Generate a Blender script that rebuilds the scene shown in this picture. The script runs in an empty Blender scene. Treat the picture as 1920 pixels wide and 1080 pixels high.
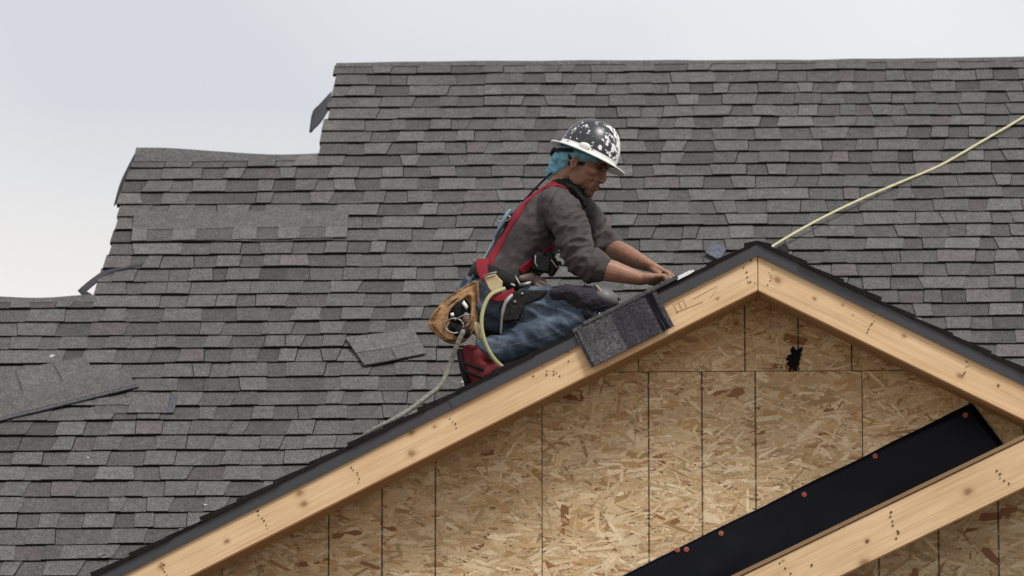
import bpy, bmesh, math, random
from mathutils import Vector, Matrix, noise
from mathutils.bvhtree import BVHTree
random.seed(7)
rnd = random.Random(11)
scene = bpy.context.scene
C = scene.collection

# ------------------------------------------------------------------ camera
FPX = 10086.0
CAM = Vector((0, 0, 1.6))
YAW = math.atan2(440, FPX)
PITCH = math.atan2(1579, math.hypot(FPX, 440))
cd = bpy.data.cameras.new('camera')
cam = bpy.data.objects.new('camera', cd); C.objects.link(cam)
cam.location = CAM
cam.rotation_euler = (math.pi/2 + PITCH, 0, YAW)
cd.sensor_width = 36; cd.lens = FPX/1920*36
cd.clip_start = 0.1; cd.clip_end = 5000
cd.dof.use_dof = True; cd.dof.focus_distance = 20.8; cd.dof.aperture_fstop = 9
scene.camera = cam

# ------------------------------------------------------------------ sky, sun, exposure
SUN_EL, SUN_AZ = math.radians(54), math.radians(132)   # azimuth from +Y clockwise
w = bpy.data.worlds.new('World'); scene.world = w; w.use_nodes = True
nt = w.node_tree; nt.nodes.clear()
wo = nt.nodes.new('ShaderNodeOutputWorld'); bg = nt.nodes.new('ShaderNodeBackground')
sky = nt.nodes.new('ShaderNodeTexSky'); sky.sky_type = 'NISHITA'; sky.sun_disc = False
sky.sun_elevation = SUN_EL; sky.sun_rotation = SUN_AZ
tc = nt.nodes.new('ShaderNodeTexCoord')
nz = nt.nodes.new('ShaderNodeTexNoise'); nz.inputs['Scale'].default_value = 5.5; nz.inputs['Detail'].default_value = 3
nz.inputs['Roughness'].default_value = 0.45
rp = nt.nodes.new('ShaderNodeValToRGB')
rp.color_ramp.elements[0].position = 0.34; rp.color_ramp.elements[0].color = (6.6, 6.7, 7.05, 1)
rp.color_ramp.elements[1].position = 0.62; rp.color_ramp.elements[1].color = (8.7, 8.6, 8.75, 1)
mx = nt.nodes.new('ShaderNodeMixRGB'); mx.inputs[0].default_value = 0.93
mp = nt.nodes.new('ShaderNodeMapping'); mp.inputs['Location'].default_value = (0.35, 0, 0.1)
nt.links.new(tc.outputs['Generated'], mp.inputs[0]); nt.links.new(mp.outputs[0], nz.inputs['Vector'])
nt.links.new(nz.outputs['Fac'], rp.inputs[0])
sz = nt.nodes.new('ShaderNodeSeparateXYZ'); nt.links.new(tc.outputs['Generated'], sz.inputs[0])
hz = nt.nodes.new('ShaderNodeMapRange'); hz.inputs['From Min'].default_value = .135; hz.inputs['From Max'].default_value = .188
hz.inputs['To Min'].default_value = 1; hz.inputs['To Max'].default_value = 0; nt.links.new(sz.outputs[2], hz.inputs['Value'])
hm = nt.nodes.new('ShaderNodeMixRGB'); hm.inputs[2].default_value = (9.4, 8.9, 8.2, 1)      # pale warm haze along the horizon
nt.links.new(hz.outputs[0], hm.inputs[0]); nt.links.new(rp.outputs[0], hm.inputs[1])
nt.links.new(sky.outputs[0], mx.inputs[1]); nt.links.new(hm.outputs[0], mx.inputs[2])
nt.links.new(mx.outputs[0], bg.inputs[0]); bg.inputs[1].default_value = 0.1
nt.links.new(bg.outputs[0], wo.inputs[0])
sl = bpy.data.lights.new('sun', 'SUN'); sl.energy = 3.1; sl.angle = math.radians(15); sl.color = (1, .965, .91)
so = bpy.data.objects.new('sun', sl); C.objects.link(so)
sd = Vector((math.sin(SUN_AZ)*math.cos(SUN_EL), math.cos(SUN_AZ)*math.cos(SUN_EL), math.sin(SUN_EL)))
so.rotation_euler = sd.to_track_quat('Z', 'Y').to_euler(); so.location = (8, 5, 20)
vs = scene.view_settings
vs.view_transform = 'Standard'; vs.look = 'None'; vs.gamma = 1; vs.exposure = 0.1; vs.use_curve_mapping = False

# ------------------------------------------------------------------ pixel (1920x1080) -> world
Rm = cam.rotation_euler.to_matrix()
def ray(px, py): return Rm @ Vector(((px-960)/FPX, -(py-540)/FPX, -1))
def Q(px, py, y):
    d = ray(px, py); return CAM + d*(y/d.y)
def proj(p):
    q = Rm.transposed() @ (Vector(p)-CAM); return (960+FPX*q.x/-q.z, 540-FPX*q.y/-q.z)

# ------------------------------------------------------------------ helpers
def tag(o, label=None, cat=None, group=None, kind=None):
    if label: o['label'] = label
    if cat: o['category'] = cat
    if group: o['group'] = group
    if kind: o['kind'] = kind
    return o
def empty(name, loc):
    o = bpy.data.objects.new(name, None); C.objects.link(o); o.location = loc; o.empty_display_size = .1; return o
def link_mesh(name, me, mat, parent):
    o = bpy.data.objects.new(name, me); C.objects.link(o)
    if mat is not None and not me.materials: me.materials.append(mat)
    if parent is not None:
        o.parent = parent; o.matrix_parent_inverse = parent_inv(parent)
    return o
def parent_inv(p): return Matrix.LocRotScale(p.location, p.rotation_euler, p.scale).inverted()
def mesh(name, verts, faces, mat, parent=None, smooth=False, cols=None, kind=None):
    """verts in world space; cols = one rgb per face"""
    vs_ = [Vector(v) for v in verts]
    lo = Vector([min(v[i] for v in vs_) for i in range(3)]); hi = Vector([max(v[i] for v in vs_) for i in range(3)])
    c = (lo+hi)/2
    me = bpy.data.meshes.new(name); me.from_pydata([v-c for v in vs_], [], faces)
    if cols is not None:
        at = me.color_attributes.new('col', 'FLOAT_COLOR', 'CORNER')
        buf = []
        for f, k in zip(faces, cols): buf += [k[0], k[1], k[2], 1.0]*len(f)
        at.data.foreach_set('color', buf)
    if smooth: me.polygons.foreach_set('use_smooth', [True]*len(me.polygons))
    me.update()
    o = link_mesh(name, me, mat, None)
    o.location = c
    if parent is not None:
        o.parent = parent; o.matrix_parent_inverse = parent_inv(parent)
    if kind: o['kind'] = kind
    return o
class MB:
    def __init__(s): s.v = []; s.f = []; s.c = []
    def add(s, vs_, fs, col=None):
        n = len(s.v); s.v += [Vector(v) for v in vs_]
        for f in fs: s.f.append([i+n for i in f]); s.c.append(col or (1, 1, 1))
    def prism(s, a, b, col=None):
        n = len(a)
        fs = [list(range(n))[::-1], [n+i for i in range(n)]]
        fs += [[i, (i+1) % n, n+(i+1) % n, n+i] for i in range(n)]
        s.add(list(a)+list(b), fs, col)
    def box(s, c, ax, ay, az, col=None):
        c, ax, ay, az = map(Vector, (c, ax, ay, az))
        s.prism([c-ax-ay-az, c+ax-ay-az, c+ax+ay-az, c-ax+ay-az], [c-ax-ay+az, c+ax-ay+az, c+ax+ay+az, c-ax+ay+az], col)
    def ell(s, c, ax, ay, az, nu=18, nv=11, col=None):
        c, ax, ay, az = map(Vector, (c, ax, ay, az))
        vs_ = [c+az]
        for j in range(1, nv):
            t = math.pi*j/nv
            for i in range(nu):
                p = 2*math.pi*i/nu
                vs_.append(c+ax*(math.sin(t)*math.cos(p))+ay*(math.sin(t)*math.sin(p))+az*math.cos(t))
        vs_.append(c-az); L = len(vs_)-1
        fs = [[0, 1+i, 1+(i+1) % nu] for i in range(nu)]
        for j in range(nv-2):
            for i in range(nu):
                a = 1+j*nu+i; b = 1+j*nu+(i+1) % nu
                fs.append([a, a+nu, b+nu, b])
        fs += [[L, 1+(nv-2)*nu+(i+1) % nu, 1+(nv-2)*nu+i] for i in range(nu)]
        s.add(vs_, fs, col)
    def tube(s, pts, rad, ref=(0, 1, 0), n=14, cap=True, col=None):
        """rad: r or (r along ref, r across) per point; domed ends"""
        pts = [Vector(p) for p in pts]; ref = Vector(ref)
        rad = [(r, r) if not isinstance(r, tuple) else r for r in rad]
        T = []
        for i in range(len(pts)):
            a = pts[max(i-1, 0)]; b = pts[min(i+1, len(pts)-1)]; T.append((b-a).normalized())
        P = list(zip(pts, rad, T))
        if cap:
            def dome(p, r, t, sg):
                m = min(r); return [(p+t*(sg*m*math.sin(a)), (r[0]*math.cos(a), r[1]*math.cos(a)), t) for a in (.6, 1.1, 1.45)]
            P = dome(*P[0], -1)[::-1]+P+dome(*P[-1], 1)
        vs_ = []
        for p, r, t in P:
            a = ref-t*ref.dot(t)
            if a.length < 1e-3: a = Vector((1, 0, 0))-t*t.x
            a.normalize(); b = t.cross(a)
            for k in range(n):
                q = 2*math.pi*k/n; vs_.append(p+a*(r[0]*math.cos(q))+b*(r[1]*math.sin(q)))
        m = len(P)
        fs = [[j*n+i, j*n+(i+1) % n, (j+1)*n+(i+1) % n, (j+1)*n+i] for j in range(m-1) for i in range(n)]
        fs += [list(range(n))[::-1], [(m-1)*n+i for i in range(n)]]
        s.add(vs_, fs, col)
    def build(s, name, mat, parent=None, smooth=False, kind=None, use_cols=False):
        return mesh(name, s.v, s.f, mat, parent, smooth, s.c if use_cols else None, kind)
def spline(pts, n=8):
    P = [Vector(p) for p in pts]; P = [P[0]*2-P[1]]+P+[P[-1]*2-P[-2]]; out = []
    for i in range(1, len(P)-2):
        for k in range(n):
            t = k/n; a, b, c, d = P[i-1:i+3]
            out.append(.5*((2*b)+(c-a)*t+(2*a-5*b+4*c-d)*t*t+(3*b-a-3*c+d)*t**3))
    out.append(P[-2]); return out
SURF = {}
def surf(name, px, py, off=.002):
    d = ray(px, py).normalized(); p, n, i, t = SURF[name].ray_cast(CAM+d*15, d, 20)
    return (p+n*off, n) if p is not None else None
def band_on(mb, name, pix, wd, th=.003, nsub=7):
    P = [surf(name, p.x, p.y, th) for p in spline([Vector((x, y, 0)) for x, y in pix], nsub)]; P = [p for p in P if p]
    for _ in range(2):
        P = [(P[max(i-1, 0)][0]*.25+P[i][0]*.5+P[min(i+1, len(P)-1)][0]*.25, (P[max(i-1, 0)][1]+P[i][1]+P[min(i+1, len(P)-1)][1]).normalized()) for i in range(len(P))]
    vs_ = []
    for i, (p, n) in enumerate(P):
        t = (P[min(i+1, len(P)-1)][0]-P[max(i-1, 0)][0]).normalized(); b = t.cross(n).normalized()
        for (x, y) in ((-1, -1.5), (-1, .6), (-.9, 1), (.9, 1), (1, .6), (1, -1.5)): vs_.append(p+b*(x*wd)+n*(y*th))
    m_ = len(P); fs = [[j*6+i, j*6+(i+1) % 6, (j+1)*6+(i+1) % 6, (j+1)*6+i] for j in range(m_-1) for i in range(6)]
    mb.add(vs_, fs+[[5, 4, 3, 2, 1, 0], [(m_-1)*6+i for i in range(6)]])
def remesh(name, mb, voxel, mat, parent, smooth=4, disp=None, colf=None, zones=None):
    me = bpy.data.meshes.new('tmp'); me.from_pydata(mb.v, [], mb.f)
    bm = bmesh.new(); bm.from_mesh(me); bmesh.ops.recalc_face_normals(bm, faces=bm.faces); bm.to_mesh(me); bm.free()
    o = bpy.data.objects.new('tmp', me); C.objects.link(o)
    m = o.modifiers.new('r', 'REMESH'); m.mode = 'VOXEL'; m.voxel_size = voxel
    if smooth:
        m = o.modifiers.new('s', 'SMOOTH'); m.iterations = smooth; m.factor = .5
    dg = bpy.context.evaluated_depsgraph_get()
    r = bpy.data.meshes.new_from_object(o.evaluated_get(dg))
    bpy.data.objects.remove(o)
    vs_ = [v.co.copy() for v in r.vertices]; ns = [v.normal.copy() for v in r.vertices]
    if disp: vs_ = [v+n*disp(v, n) for v, n in zip(vs_, ns)]
    fs = [list(p.vertices) for p in r.polygons]
    cols = None
    if colf: cols = [colf(sum((vs_[i] for i in f), Vector())/len(f)) for f in fs]
    bpy.data.meshes.remove(r)
    SURF[name] = BVHTree.FromPolygons(vs_, fs)
    return mesh(name, vs_, fs, mat, parent, True, cols)
def clip(poly, lines):
    """convex clip of 2D polygon by half planes (a,b,c): a*x+b*y+c>=0"""
    for a, b, c in lines:
        out = []
        for i in range(len(poly)):
            p, q = poly[i], poly[(i+1) % len(poly)]
            dp = a*p[0]+b*p[1]+c; dq = a*q[0]+b*q[1]+c
            if dp >= 0: out.append(p)
            if dp*dq < 0:
                t = dp/(dp-dq); out.append((p[0]+(q[0]-p[0])*t, p[1]+(q[1]-p[1])*t))
        poly = out
        if len(poly) < 3: return []
    return poly
def halfplanes(poly):
    cx = sum(p[0] for p in poly)/len(poly); cy = sum(p[1] for p in poly)/len(poly); L = []
    for i in range(len(poly)):
        p, q = poly[i], poly[(i+1) % len(poly)]
        a, b = -(q[1]-p[1]), q[0]-p[0]; c = -(a*p[0]+b*p[1])
        if a*cx+b*cy+c < 0: a, b, c = -a, -b, -c
        L.append((a, b, c))
    return L

# ------------------------------------------------------------------ materials
class NT:
    def __init__(s, name):
        s.m = bpy.data.materials.new(name); s.m.use_nodes = True; s.t = s.m.node_tree
        s.b = s.t.nodes['Principled BSDF']
    def n(s, typ, **kw):
        x = s.t.nodes.new(typ)
        for k, v in kw.items(): setattr(x, k, v)
        return x
    def set(s, node, **kw):
        for k, v in kw.items(): node.inputs[k].default_value = v
        return node
    def l(s, a, b): s.t.links.new(a, b)
    def pos(s, scale=(1, 1, 1), obj=False):
        if obj: o = s.n('ShaderNodeTexCoord').outputs['Object']
        else: o = s.n('ShaderNodeNewGeometry').outputs['Position']
        mp = s.n('ShaderNodeMapping'); mp.inputs['Scale'].default_value = scale
        s.l(o, mp.inputs[0]); return mp.outputs[0]
    def noise(s, vec, scale, detail=3, rough=.5):
        x = s.n('ShaderNodeTexNoise'); x.inputs['Scale'].default_value = scale; x.inputs['Detail'].default_value = detail
        x.inputs['Roughness'].default_value = rough; s.l(vec, x.inputs['Vector']); return x.outputs['Fac']
    def ramp(s, fac, stops):
        x = s.n('ShaderNodeValToRGB'); e = x.color_ramp.elements
        while len(e) < len(stops): e.new(.5)
        for el, (p, c) in zip(e, stops):
            el.position = p; el.color = (c[0], c[1], c[2], 1) if isinstance(c, tuple) else (c, c, c, 1)
        s.l(fac, x.inputs[0]); return x.outputs[0]
    def mix(s, a, b, fac, mode='MIX'):
        x = s.n('ShaderNodeMixRGB', blend_type=mode)
        for i, v in ((0, fac), (1, a), (2, b)):
            if hasattr(v, 'links') or hasattr(v, 'is_linked'): s.l(v, x.inputs[i])
            elif i == 0: x.inputs[0].default_value = v
            else: x.inputs[i].default_value = (v[0], v[1], v[2], 1)
        return x.outputs[0]
    def math(s, op, a, b=0.0, clampv=False):
        x = s.n('ShaderNodeMath', operation=op); x.use_clamp = clampv
        for i, v in ((0, a), (1, b)):
            if hasattr(v, 'is_linked'): s.l(v, x.inputs[i])
            else: x.inputs[i].default_value = v
        return x.outputs[0]
    def bump(s, h, strength=.3, dist=.002):
        x = s.n('ShaderNodeBump'); x.inputs['Strength'].default_value = strength; x.inputs['Distance'].default_value = dist
        s.l(h, x.inputs['Height']); s.l(x.outputs[0], s.b.inputs['Normal'])
    def col(s, c):
        if hasattr(c, 'is_linked'): s.l(c, s.b.inputs['Base Color'])
        else: s.b.inputs['Base Color'].default_value = (c[0], c[1], c[2], 1)
    def rough(s, r, spec=.5, metal=0):
        s.b.inputs['Roughness'].default_value = r; s.b.inputs['Specular IOR Level'].default_value = spec; s.b.inputs['Metallic'].default_value = metal
    def attr(s): return s.n('ShaderNodeAttribute', attribute_name='col').outputs['Color']

def plain(name, c, r=.6, var=.25, scale=30, spec=.4, metal=0, bump=.2, dist=.002, stretch=(1, 1, 1)):
    m = NT(name); v = m.pos(stretch); f = m.noise(v, scale, 4, .6)
    m.col(m.mix(c, tuple(x*(1-var) for x in c), f)); m.rough(r, spec, metal)
    if bump: m.bump(m.noise(v, scale*4, 3), bump, dist)
    return m.m
def shingle_mat():
    m = NT('asphalt_shingle'); v = m.pos(); a = m.attr()
    fine = m.noise(v, 330, 2, .7); mid = m.noise(v, 22, 4, .6); sp = m.noise(v, 105, 3, .8)
    g = m.mix(a, m.ramp(fine, [(.28, .25), (.5, .95), (.72, 1.95)]), 1.0, 'MULTIPLY')
    g = m.mix(g, m.ramp(sp, [(.3, .35), (.5, .98), (.7, 1.8)]), .95, 'MULTIPLY')
    g = m.mix(g, m.ramp(mid, [(.25, .8), (.75, 1.22)]), 1.0, 'MULTIPLY')
    m.col(g); m.rough(.93, .22); m.bump(m.math('ADD', fine, sp), .55, .0025); return m.m
def wood_mat(name, knots):
    m = NT(name); v = m.pos((1.2, 20, 20), obj=True)
    g1 = m.noise(v, 2.2, 6, .72); v2 = m.pos((2, 3, 5), obj=True); g2 = m.noise(v2, 1.3, 3, .5)
    c = m.ramp(g1, [(.25, (.58, .40, .23)), (.5, (.69, .50, .31)), (.75, (.76, .585, .39))])
    g3 = m.noise(m.pos((1.0, 75, 75), obj=True), 2.6, 4, .6)
    c = m.mix(c, m.ramp(g3, [(.32, (.78, .70, .60)), (.5, (1, 1, 1)), (.7, (1.06, 1.06, 1.06))]), .75, 'MULTIPLY')
    c = m.mix(c, m.ramp(g2, [(.3, (.86, .80, .70)), (.7, (1.05, 1.03, 1.0))]), .8, 'MULTIPLY')
    o = m.n('ShaderNodeTexCoord').outputs['Object']
    sx = m.n('ShaderNodeSeparateXYZ'); m.l(o, sx.inputs[0])
    wob = m.noise(m.pos((1, 1, 1), obj=True), 60, 2)
    for (kx, kz, r) in knots:
        dx = m.math('MULTIPLY', m.math('SUBTRACT', sx.outputs[0], kx), .75)
        dz = m.math('SUBTRACT', sx.outputs[2], kz)
        d = m.math('SQRT', m.math('ADD', m.math('MULTIPLY', dx, dx), m.math('MULTIPLY', dz, dz)))
        d = m.math('ADD', d, m.math('MULTIPLY', m.math('SUBTRACT', wob, .5), r*.9))
        k = m.ramp(m.math('DIVIDE', d, r*2.4), [(.0, .85), (.3, .62), (.5, .22), (1, 0)])
        c = m.mix(c, (.20, .085, .028), k)
    m.col(c); m.rough(.62, .3); m.bump(g1, .15, .001); return m.m
def osb_mat(name, lines):
    m = NT(name); a = m.attr(); v = m.pos((1, 1, 1)); g = m.noise(v, 160, 3, .6); big = m.noise(v, 2.2, 3, .55)
    c = m.mix(a, m.ramp(g, [(.25, .72), (.5, 1.0), (.75, 1.22)]), .9, 'MULTIPLY')
    c = m.mix(c, m.ramp(big, [(.3, .84), (.7, 1.1)]), .9, 'MULTIPLY')
    sx = m.n('ShaderNodeSeparateXYZ'); m.l(v, sx.inputs[0])
    br = m.noise(m.pos((.01, .01, 1)), 42, 3, .7)
    fac = None
    for (x, wd, st) in lines:
        d = m.math('ABSOLUTE', m.math('SUBTRACT', sx.outputs[0], x))
        k = m.math('LESS_THAN', d, wd); k = m.math('MULTIPLY', k, st)
        fac = k if fac is None else m.math('MAXIMUM', fac, k)
    if fac is not None:
        k = m.math('MULTIPLY', fac, m.ramp(br, [(.32, .35), (.5, .95)]))
        c = m.mix(c, (.016, .018, .02), k)
    m.col(c); m.rough(.75, .3); m.bump(g, .3, .001); return m.m

M = {}
M['shingle'] = shingle_mat()
M['drip'] = plain('charcoal_drip_edge', (.047, .049, .057), .42, .18, 6, .45, 0, .05, .001)
M['felt'] = plain('roofing_felt', (.045, .046, .054), .85, .3, 18, .25)
M['felt_black'] = plain('black_felt', (.016, .016, .02), .7, .3, 18, .3)
M['deck'] = plain('roof_deck_wood', (.30, .20, .11), .8, .35, 14)
M['backing'] = plain('rough_sawn_backing', (.30, .185, .095), .8, .3, 12, stretch=(.2, 1, 1))
M['wall'] = plain('weathered_sheathing', (.36, .25, .15), .8, .3, 9)
M['ground'] = plain('dirt_ground', (.16, .13, .10), .95, .4, .8, .2, 0, .6, .02)
M['membrane'] = plain('self_adhered_membrane', (.003, .0036, .008), .42, .25, 9, .13, 0, .12, .002)
M['cap'] = plain('orange_plastic_cap', (.36, .095, .06), .5, .2, 60)
M['nail'] = plain('nail_dark', (.06, .042, .03), .6, .2, 60)
M['tar'] = plain('black_tar', (.006, .006, .006), .8, .2, 60, .15, 0, .6, .004)
M['rope_y'] = plain('yellow_white_rope', (.60, .56, .36), .8, .25, 90, .2, 0, .6, .003)
M['rope_g'] = plain('grey_rope', (.34, .33, .29), .85, .75, 70, .2, 0, .7, .004)
M['white'] = plain('white_plastic', (.78, .80, .82), .45, .1, 40)
M['scrap'] = plain('dusty_paper', (.50, .50, .50), .8, .3, 40)
M['black'] = plain('black_nylon', (.010, .010, .012), .7, .3, 50, .15)
M['steel'] = plain('worn_steel', (.30, .29, .28), .5, .45, 60, .5, .8)
M['red'] = plain('red_webbing', (.26, .014, .028), .75, .3, 80, .25, 0, .4, .002)
M['red_shoe'] = plain('red_shoe_leather', (.15, .013, .017), .6, .4, 40, .3)
M['blue_cloth'] = plain('light_blue_cloth', (.19, .43, .57), .85, .35, 40, .2, 0, .5, .004)
M['pad_blue'] = plain('pale_blue_pad', (.20, .29, .36), .7, .3, 40)
m = NT('tan_leather'); v = m.pos(); f = m.noise(v, 26, 5, .65)
m.col(m.ramp(f, [(.30, (.07, .038, .02)), (.45, (.23, .125, .055)), (.6, (.37, .215, .10)), (.78, (.50, .36, .20))])); m.rough(.65, .3)
m.bump(m.noise(v, 110, 4), .5, .004); M['leather'] = m.m
M['leather_pale'] = plain('pale_leather', (.60, .47, .28), .7, .45, 26, .3, 0, .4, .003)
M['belt'] = plain('dark_leather', (.020, .019, .018), .75, .5, 40, .18, 0, .7, .005)
M['scarf'] = plain('dark_neck_scarf', (.014, .018, .016), .9, .4, 40, .15)
M['hose'] = plain('pale_yellow_strap', (.40, .39, .20), .6, .3, 40)
M['hair'] = plain('black_hair', (.010, .008, .007), .6, .3, 90)
M['eye'] = plain('eye_dark', (.02, .013, .010), .25, .2, 90, .5, 0, 0)
M['glove'] = plain('worn_glove', (.27, .20, .18), .85, .6, 45, .2, 0, .6, .005)
M['kneepad_grey'] = plain('grey_knee_cap', (.20, .195, .20), .5, .6, 26, .4)
M['kneepad'] = plain('charcoal_knee_fabric', (.045, .043, .055), .9, .6, 45, .2, 0, .8, .006)
m = NT('skin'); v = m.pos(); m.col(m.mix(m.attr(), m.ramp(m.noise(v, 55, 4, .6), [(.3, .75), (.7, 1.2)]), .9, 'MULTIPLY'))
m.rough(.5, .35); m.bump(m.noise(v, 240, 3), .2, .001); M['skin'] = m.m
m = NT('brown_grey_knit'); v = m.pos(); f = m.noise(v, 16, 5, .65)
m.col(m.ramp(f, [(.25, (.046, .041, .042)), (.6, (.076, .067, .067)), (.8, (.108, .095, .094))])); m.rough(.92, .15)
m.bump(m.math('ADD', m.noise(v, 34, 4, .6), m.math('MULTIPLY', m.noise(v, 420, 2), .25)), .55, .006); M['shirt'] = m.m
m = NT('denim'); v = m.pos(); f = m.noise(v, 13, 6, .7)
m.col(m.ramp(f, [(.28, (.024, .034, .052)), (.50, (.066, .088, .124)), (.70, (.145, .178, .225))])); m.rough(.88, .2)
m.bump(m.math('ADD', m.noise(m.pos((.6, 1, 1.6)), 22, 4, .6), m.math('MULTIPLY', m.noise(v, 500, 2), .2)), .6, .008); M['denim'] = m.m
m = NT('hat_shell'); v = m.pos(); n1 = m.noise(v, 46, 5, .62); n2 = m.noise(v, 110, 3, .6)
sx = m.n('ShaderNodeSeparateXYZ'); m.l(v, sx.inputs[0])
xg = m.attr()
wear = m.math('ADD', m.math('ADD', n1, m.math('MULTIPLY', m.math('SUBTRACT', n2, .5), .22)), m.math('SUBTRACT', m.n('ShaderNodeAttribute', attribute_name='col').outputs['Fac'], .5))
k = m.ramp(wear, [(.560, 0.0), (.588, 1.0)])
m.col(m.mix(m.ramp(n2, [(.3, (.014, .014, .020)), (.7, (.035, .035, .045))]), (.74, .74, .74), k)); m.rough(.33, .5)
m.bump(k, .3, .001); M['hat'] = m.m
M['brim'] = plain('white_hat_brim', (.74, .75, .72), .35, .18, 26, .5, 0, .1, .001)

# ------------------------------------------------------------------ ground and house root
gs = 600
g = mesh('ground', [(-gs, -gs, 0), (gs, -gs, 0), (gs, gs, 0), (-gs, gs, 0)], [[0, 1, 2, 3]], M['ground']); g['kind'] = 'structure'
house = empty('house', (0, 24, 0))
tag(house, 'house with grey shingled main roof and unfinished strand-board gable framed by pale lumber', 'house')

# ------------------------------------------------------------------ main roof plane
PT = math.atan(0.667); CP, SP = math.cos(PT), math.sin(PT)
O_ = Q(960, 1080, 23.3); O_.x = 0
RU, RW, RN = Vector((1, 0, 0)), Vector((0, CP, SP)), Vector((0, -SP, CP))
def R(u, w_, h=0): return O_+RU*u+RW*w_+RN*h
def RP(px, py, h=0):
    d = ray(px, py); o = O_+RN*h; t = (o-CAM).dot(RN)/d.dot(RN); p = CAM+d*t-o
    return p.x, p.dot(RW)
def RPW(px, py, h=0):
    u, w_ = RP(px, py, h); return R(u, w_, h)
T1 = RP(1200, 118)[1]; T2 = RP(420, 288)[1]; T3 = RP(90, 561)[1]
EDGE1 = sorted([(b, a) for a, b in (RP(632, 113), RP(627, 150), RP(613, 215), RP(600, 281))])
EDGE2 = sorted([(b, a) for a, b in (RP(257, 281), RP(236, 330), RP(218, 410), RP(198, 490), RP(180, 556))])
def lerp_edge(E, w_):
    if w_ <= E[0][0]: return E[0][1]
    for (a, x), (b, y) in zip(E, E[1:]):
        if w_ <= b: return x+(y-x)*(w_-a)/(b-a)
    return E[-1][1]
UL, UR = RP(0, 1000)[0]-1.3, RP(1920, 600)[0]+1.3
W0 = -1.7
EXP = 0.154
def uleft(w_):
    if w_ > T2-.02: return lerp_edge(EDGE1, w_)
    if w_ > T3-.02: return lerp_edge(EDGE2, w_)
    return UL
XA, XB = EDGE1[0][1]+.03, EDGE2[0][1]+.03
roof = None
mb = MB()
def roof_prism(u0, u1, T, drop):
    h = -.012; th = .16
    a = []
    for u in (u0, u1):
        top = R(u, T, h); b = R(u, W0, h); bk = Vector((u, top.y+drop, top.z-drop*.667))
        a.append([b, top, bk, bk-Vector((0, 0, th)), top-Vector((0, 0, th*1.2)), b-Vector((0, 0, th))])
    mb.prism(a[0], a[1])
roof_prism(XA, UR, T1, 2.2); roof_prism(XB, XA, T2, 1.8); roof_prism(UL, XB, T3, 1.4)
roof = mb.build('main_roof', M['felt_black'], house)

# ------------------------------------------------------------------ shingle tabs
def tab_geo(frame, ub0, ub1, ut0, ut1, wb0, wb1, wt, hb0, hb1, ht0, ht1, col):
    F = frame
    top = [F(ub0, wb0, hb0), F(ub1, wb1, hb1), F(ut1, wt, ht1), F(ut0, wt, ht0)]
    bot = [F(ub0, wb0, -.006), F(ub1, wb1, -.006), F(ut1, wt, -.008), F(ut0, wt, -.008)]
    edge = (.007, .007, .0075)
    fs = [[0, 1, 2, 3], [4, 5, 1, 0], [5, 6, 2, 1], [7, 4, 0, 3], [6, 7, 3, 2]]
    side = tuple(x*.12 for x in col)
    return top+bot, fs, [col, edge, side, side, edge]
def course_tabs(frame, k, w_, u0, u1, wmax, rr, sd_=0):
    out = []; u = u0; raised = rr.random() < .5; jb = 0; jt = 0
    nb = lambda x: noise.noise(Vector((x*1.6, k*3.7+sd_, 1.3)))
    nl = lambda x: noise.noise(Vector((x*2.3, k*5.1+sd_, 7.9)))
    while u < u1-1e-4:
        wd = rr.choice((.08, .10, .115, .125, .14, .16, .19))*rr.uniform(.85, 1.15)
        ue = min(u+wd, u1)
        if u1-ue < .05: ue = u1
        j2 = 0 if ue >= u1 else rr.uniform(-.014, .014)
        t2 = -j2 if rr.random() < .75 else j2*.4
        if ue >= u1: j2 = t2 = 0
        r_ = .0035 if raised else 0
        b0, b1 = w_+.014*nb(u)+rr.uniform(-.0015, .0015), w_+.014*nb(ue)+rr.uniform(-.0015, .0015)
        l0, l1 = .0128+.0050*nl(u)+r_, .0128+.0050*nl(ue)+r_
        wt = min(w_+EXP+.022, wmax)
        red = noise.noise(Vector((u*1.1+sd_, w_*1.3, 3.1)))
        g_ = rr.gauss(.089 if raised else .071, .009)
        g_ = max(.046, min(.12, g_))
        col = (g_*1.01, g_*.99, g_*.955)
        if red+rr.uniform(-.25, .25) > .45 and rr.random() < .5:
            s_ = rr.uniform(.25, .7); col = (g_*(1+.10*s_), g_*(1-.13*s_), g_*(1-.10*s_))
        elif rr.random() < .05: col = (g_*1.05, g_*.93, g_*.93)
        gp = rr.choice((0, 0, 0, .0025, .003, .004)) if ue < u1 else 0
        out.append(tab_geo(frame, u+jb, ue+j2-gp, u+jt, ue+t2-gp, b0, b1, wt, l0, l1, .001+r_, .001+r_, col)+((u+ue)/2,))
        u = ue; jb, jt = j2, t2; raised = not raised if rr.random() < .85 else raised
    return out
A_ = Q(1420, 447, 20.21)
alltabs = []
k = 0; w_ = W0
while w_ < T1-.03:
    u0 = uleft(w_+EXP*.5)+(rnd.uniform(-.012, .012) if w_ > T3 else 0)
    wmax = T1 if w_ < T1 else T1
    segs = []
    if w_+EXP+.022 > T2 and w_ < T2: segs = [(u0, XA-.03, T2), (XA-.03, UR, T1)]
    elif w_+EXP+.022 > T3 and w_ < T3: segs = [(UL, XB-.03, T3), (XB-.03, UR, T1)]
    else: segs = [(u0, UR, T1)]
    for a, b, wm in segs:
        if b-a > .02: alltabs += course_tabs(R, k, w_, a, b, wm, rnd)
    k += 1; w_ = W0+k*EXP
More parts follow.
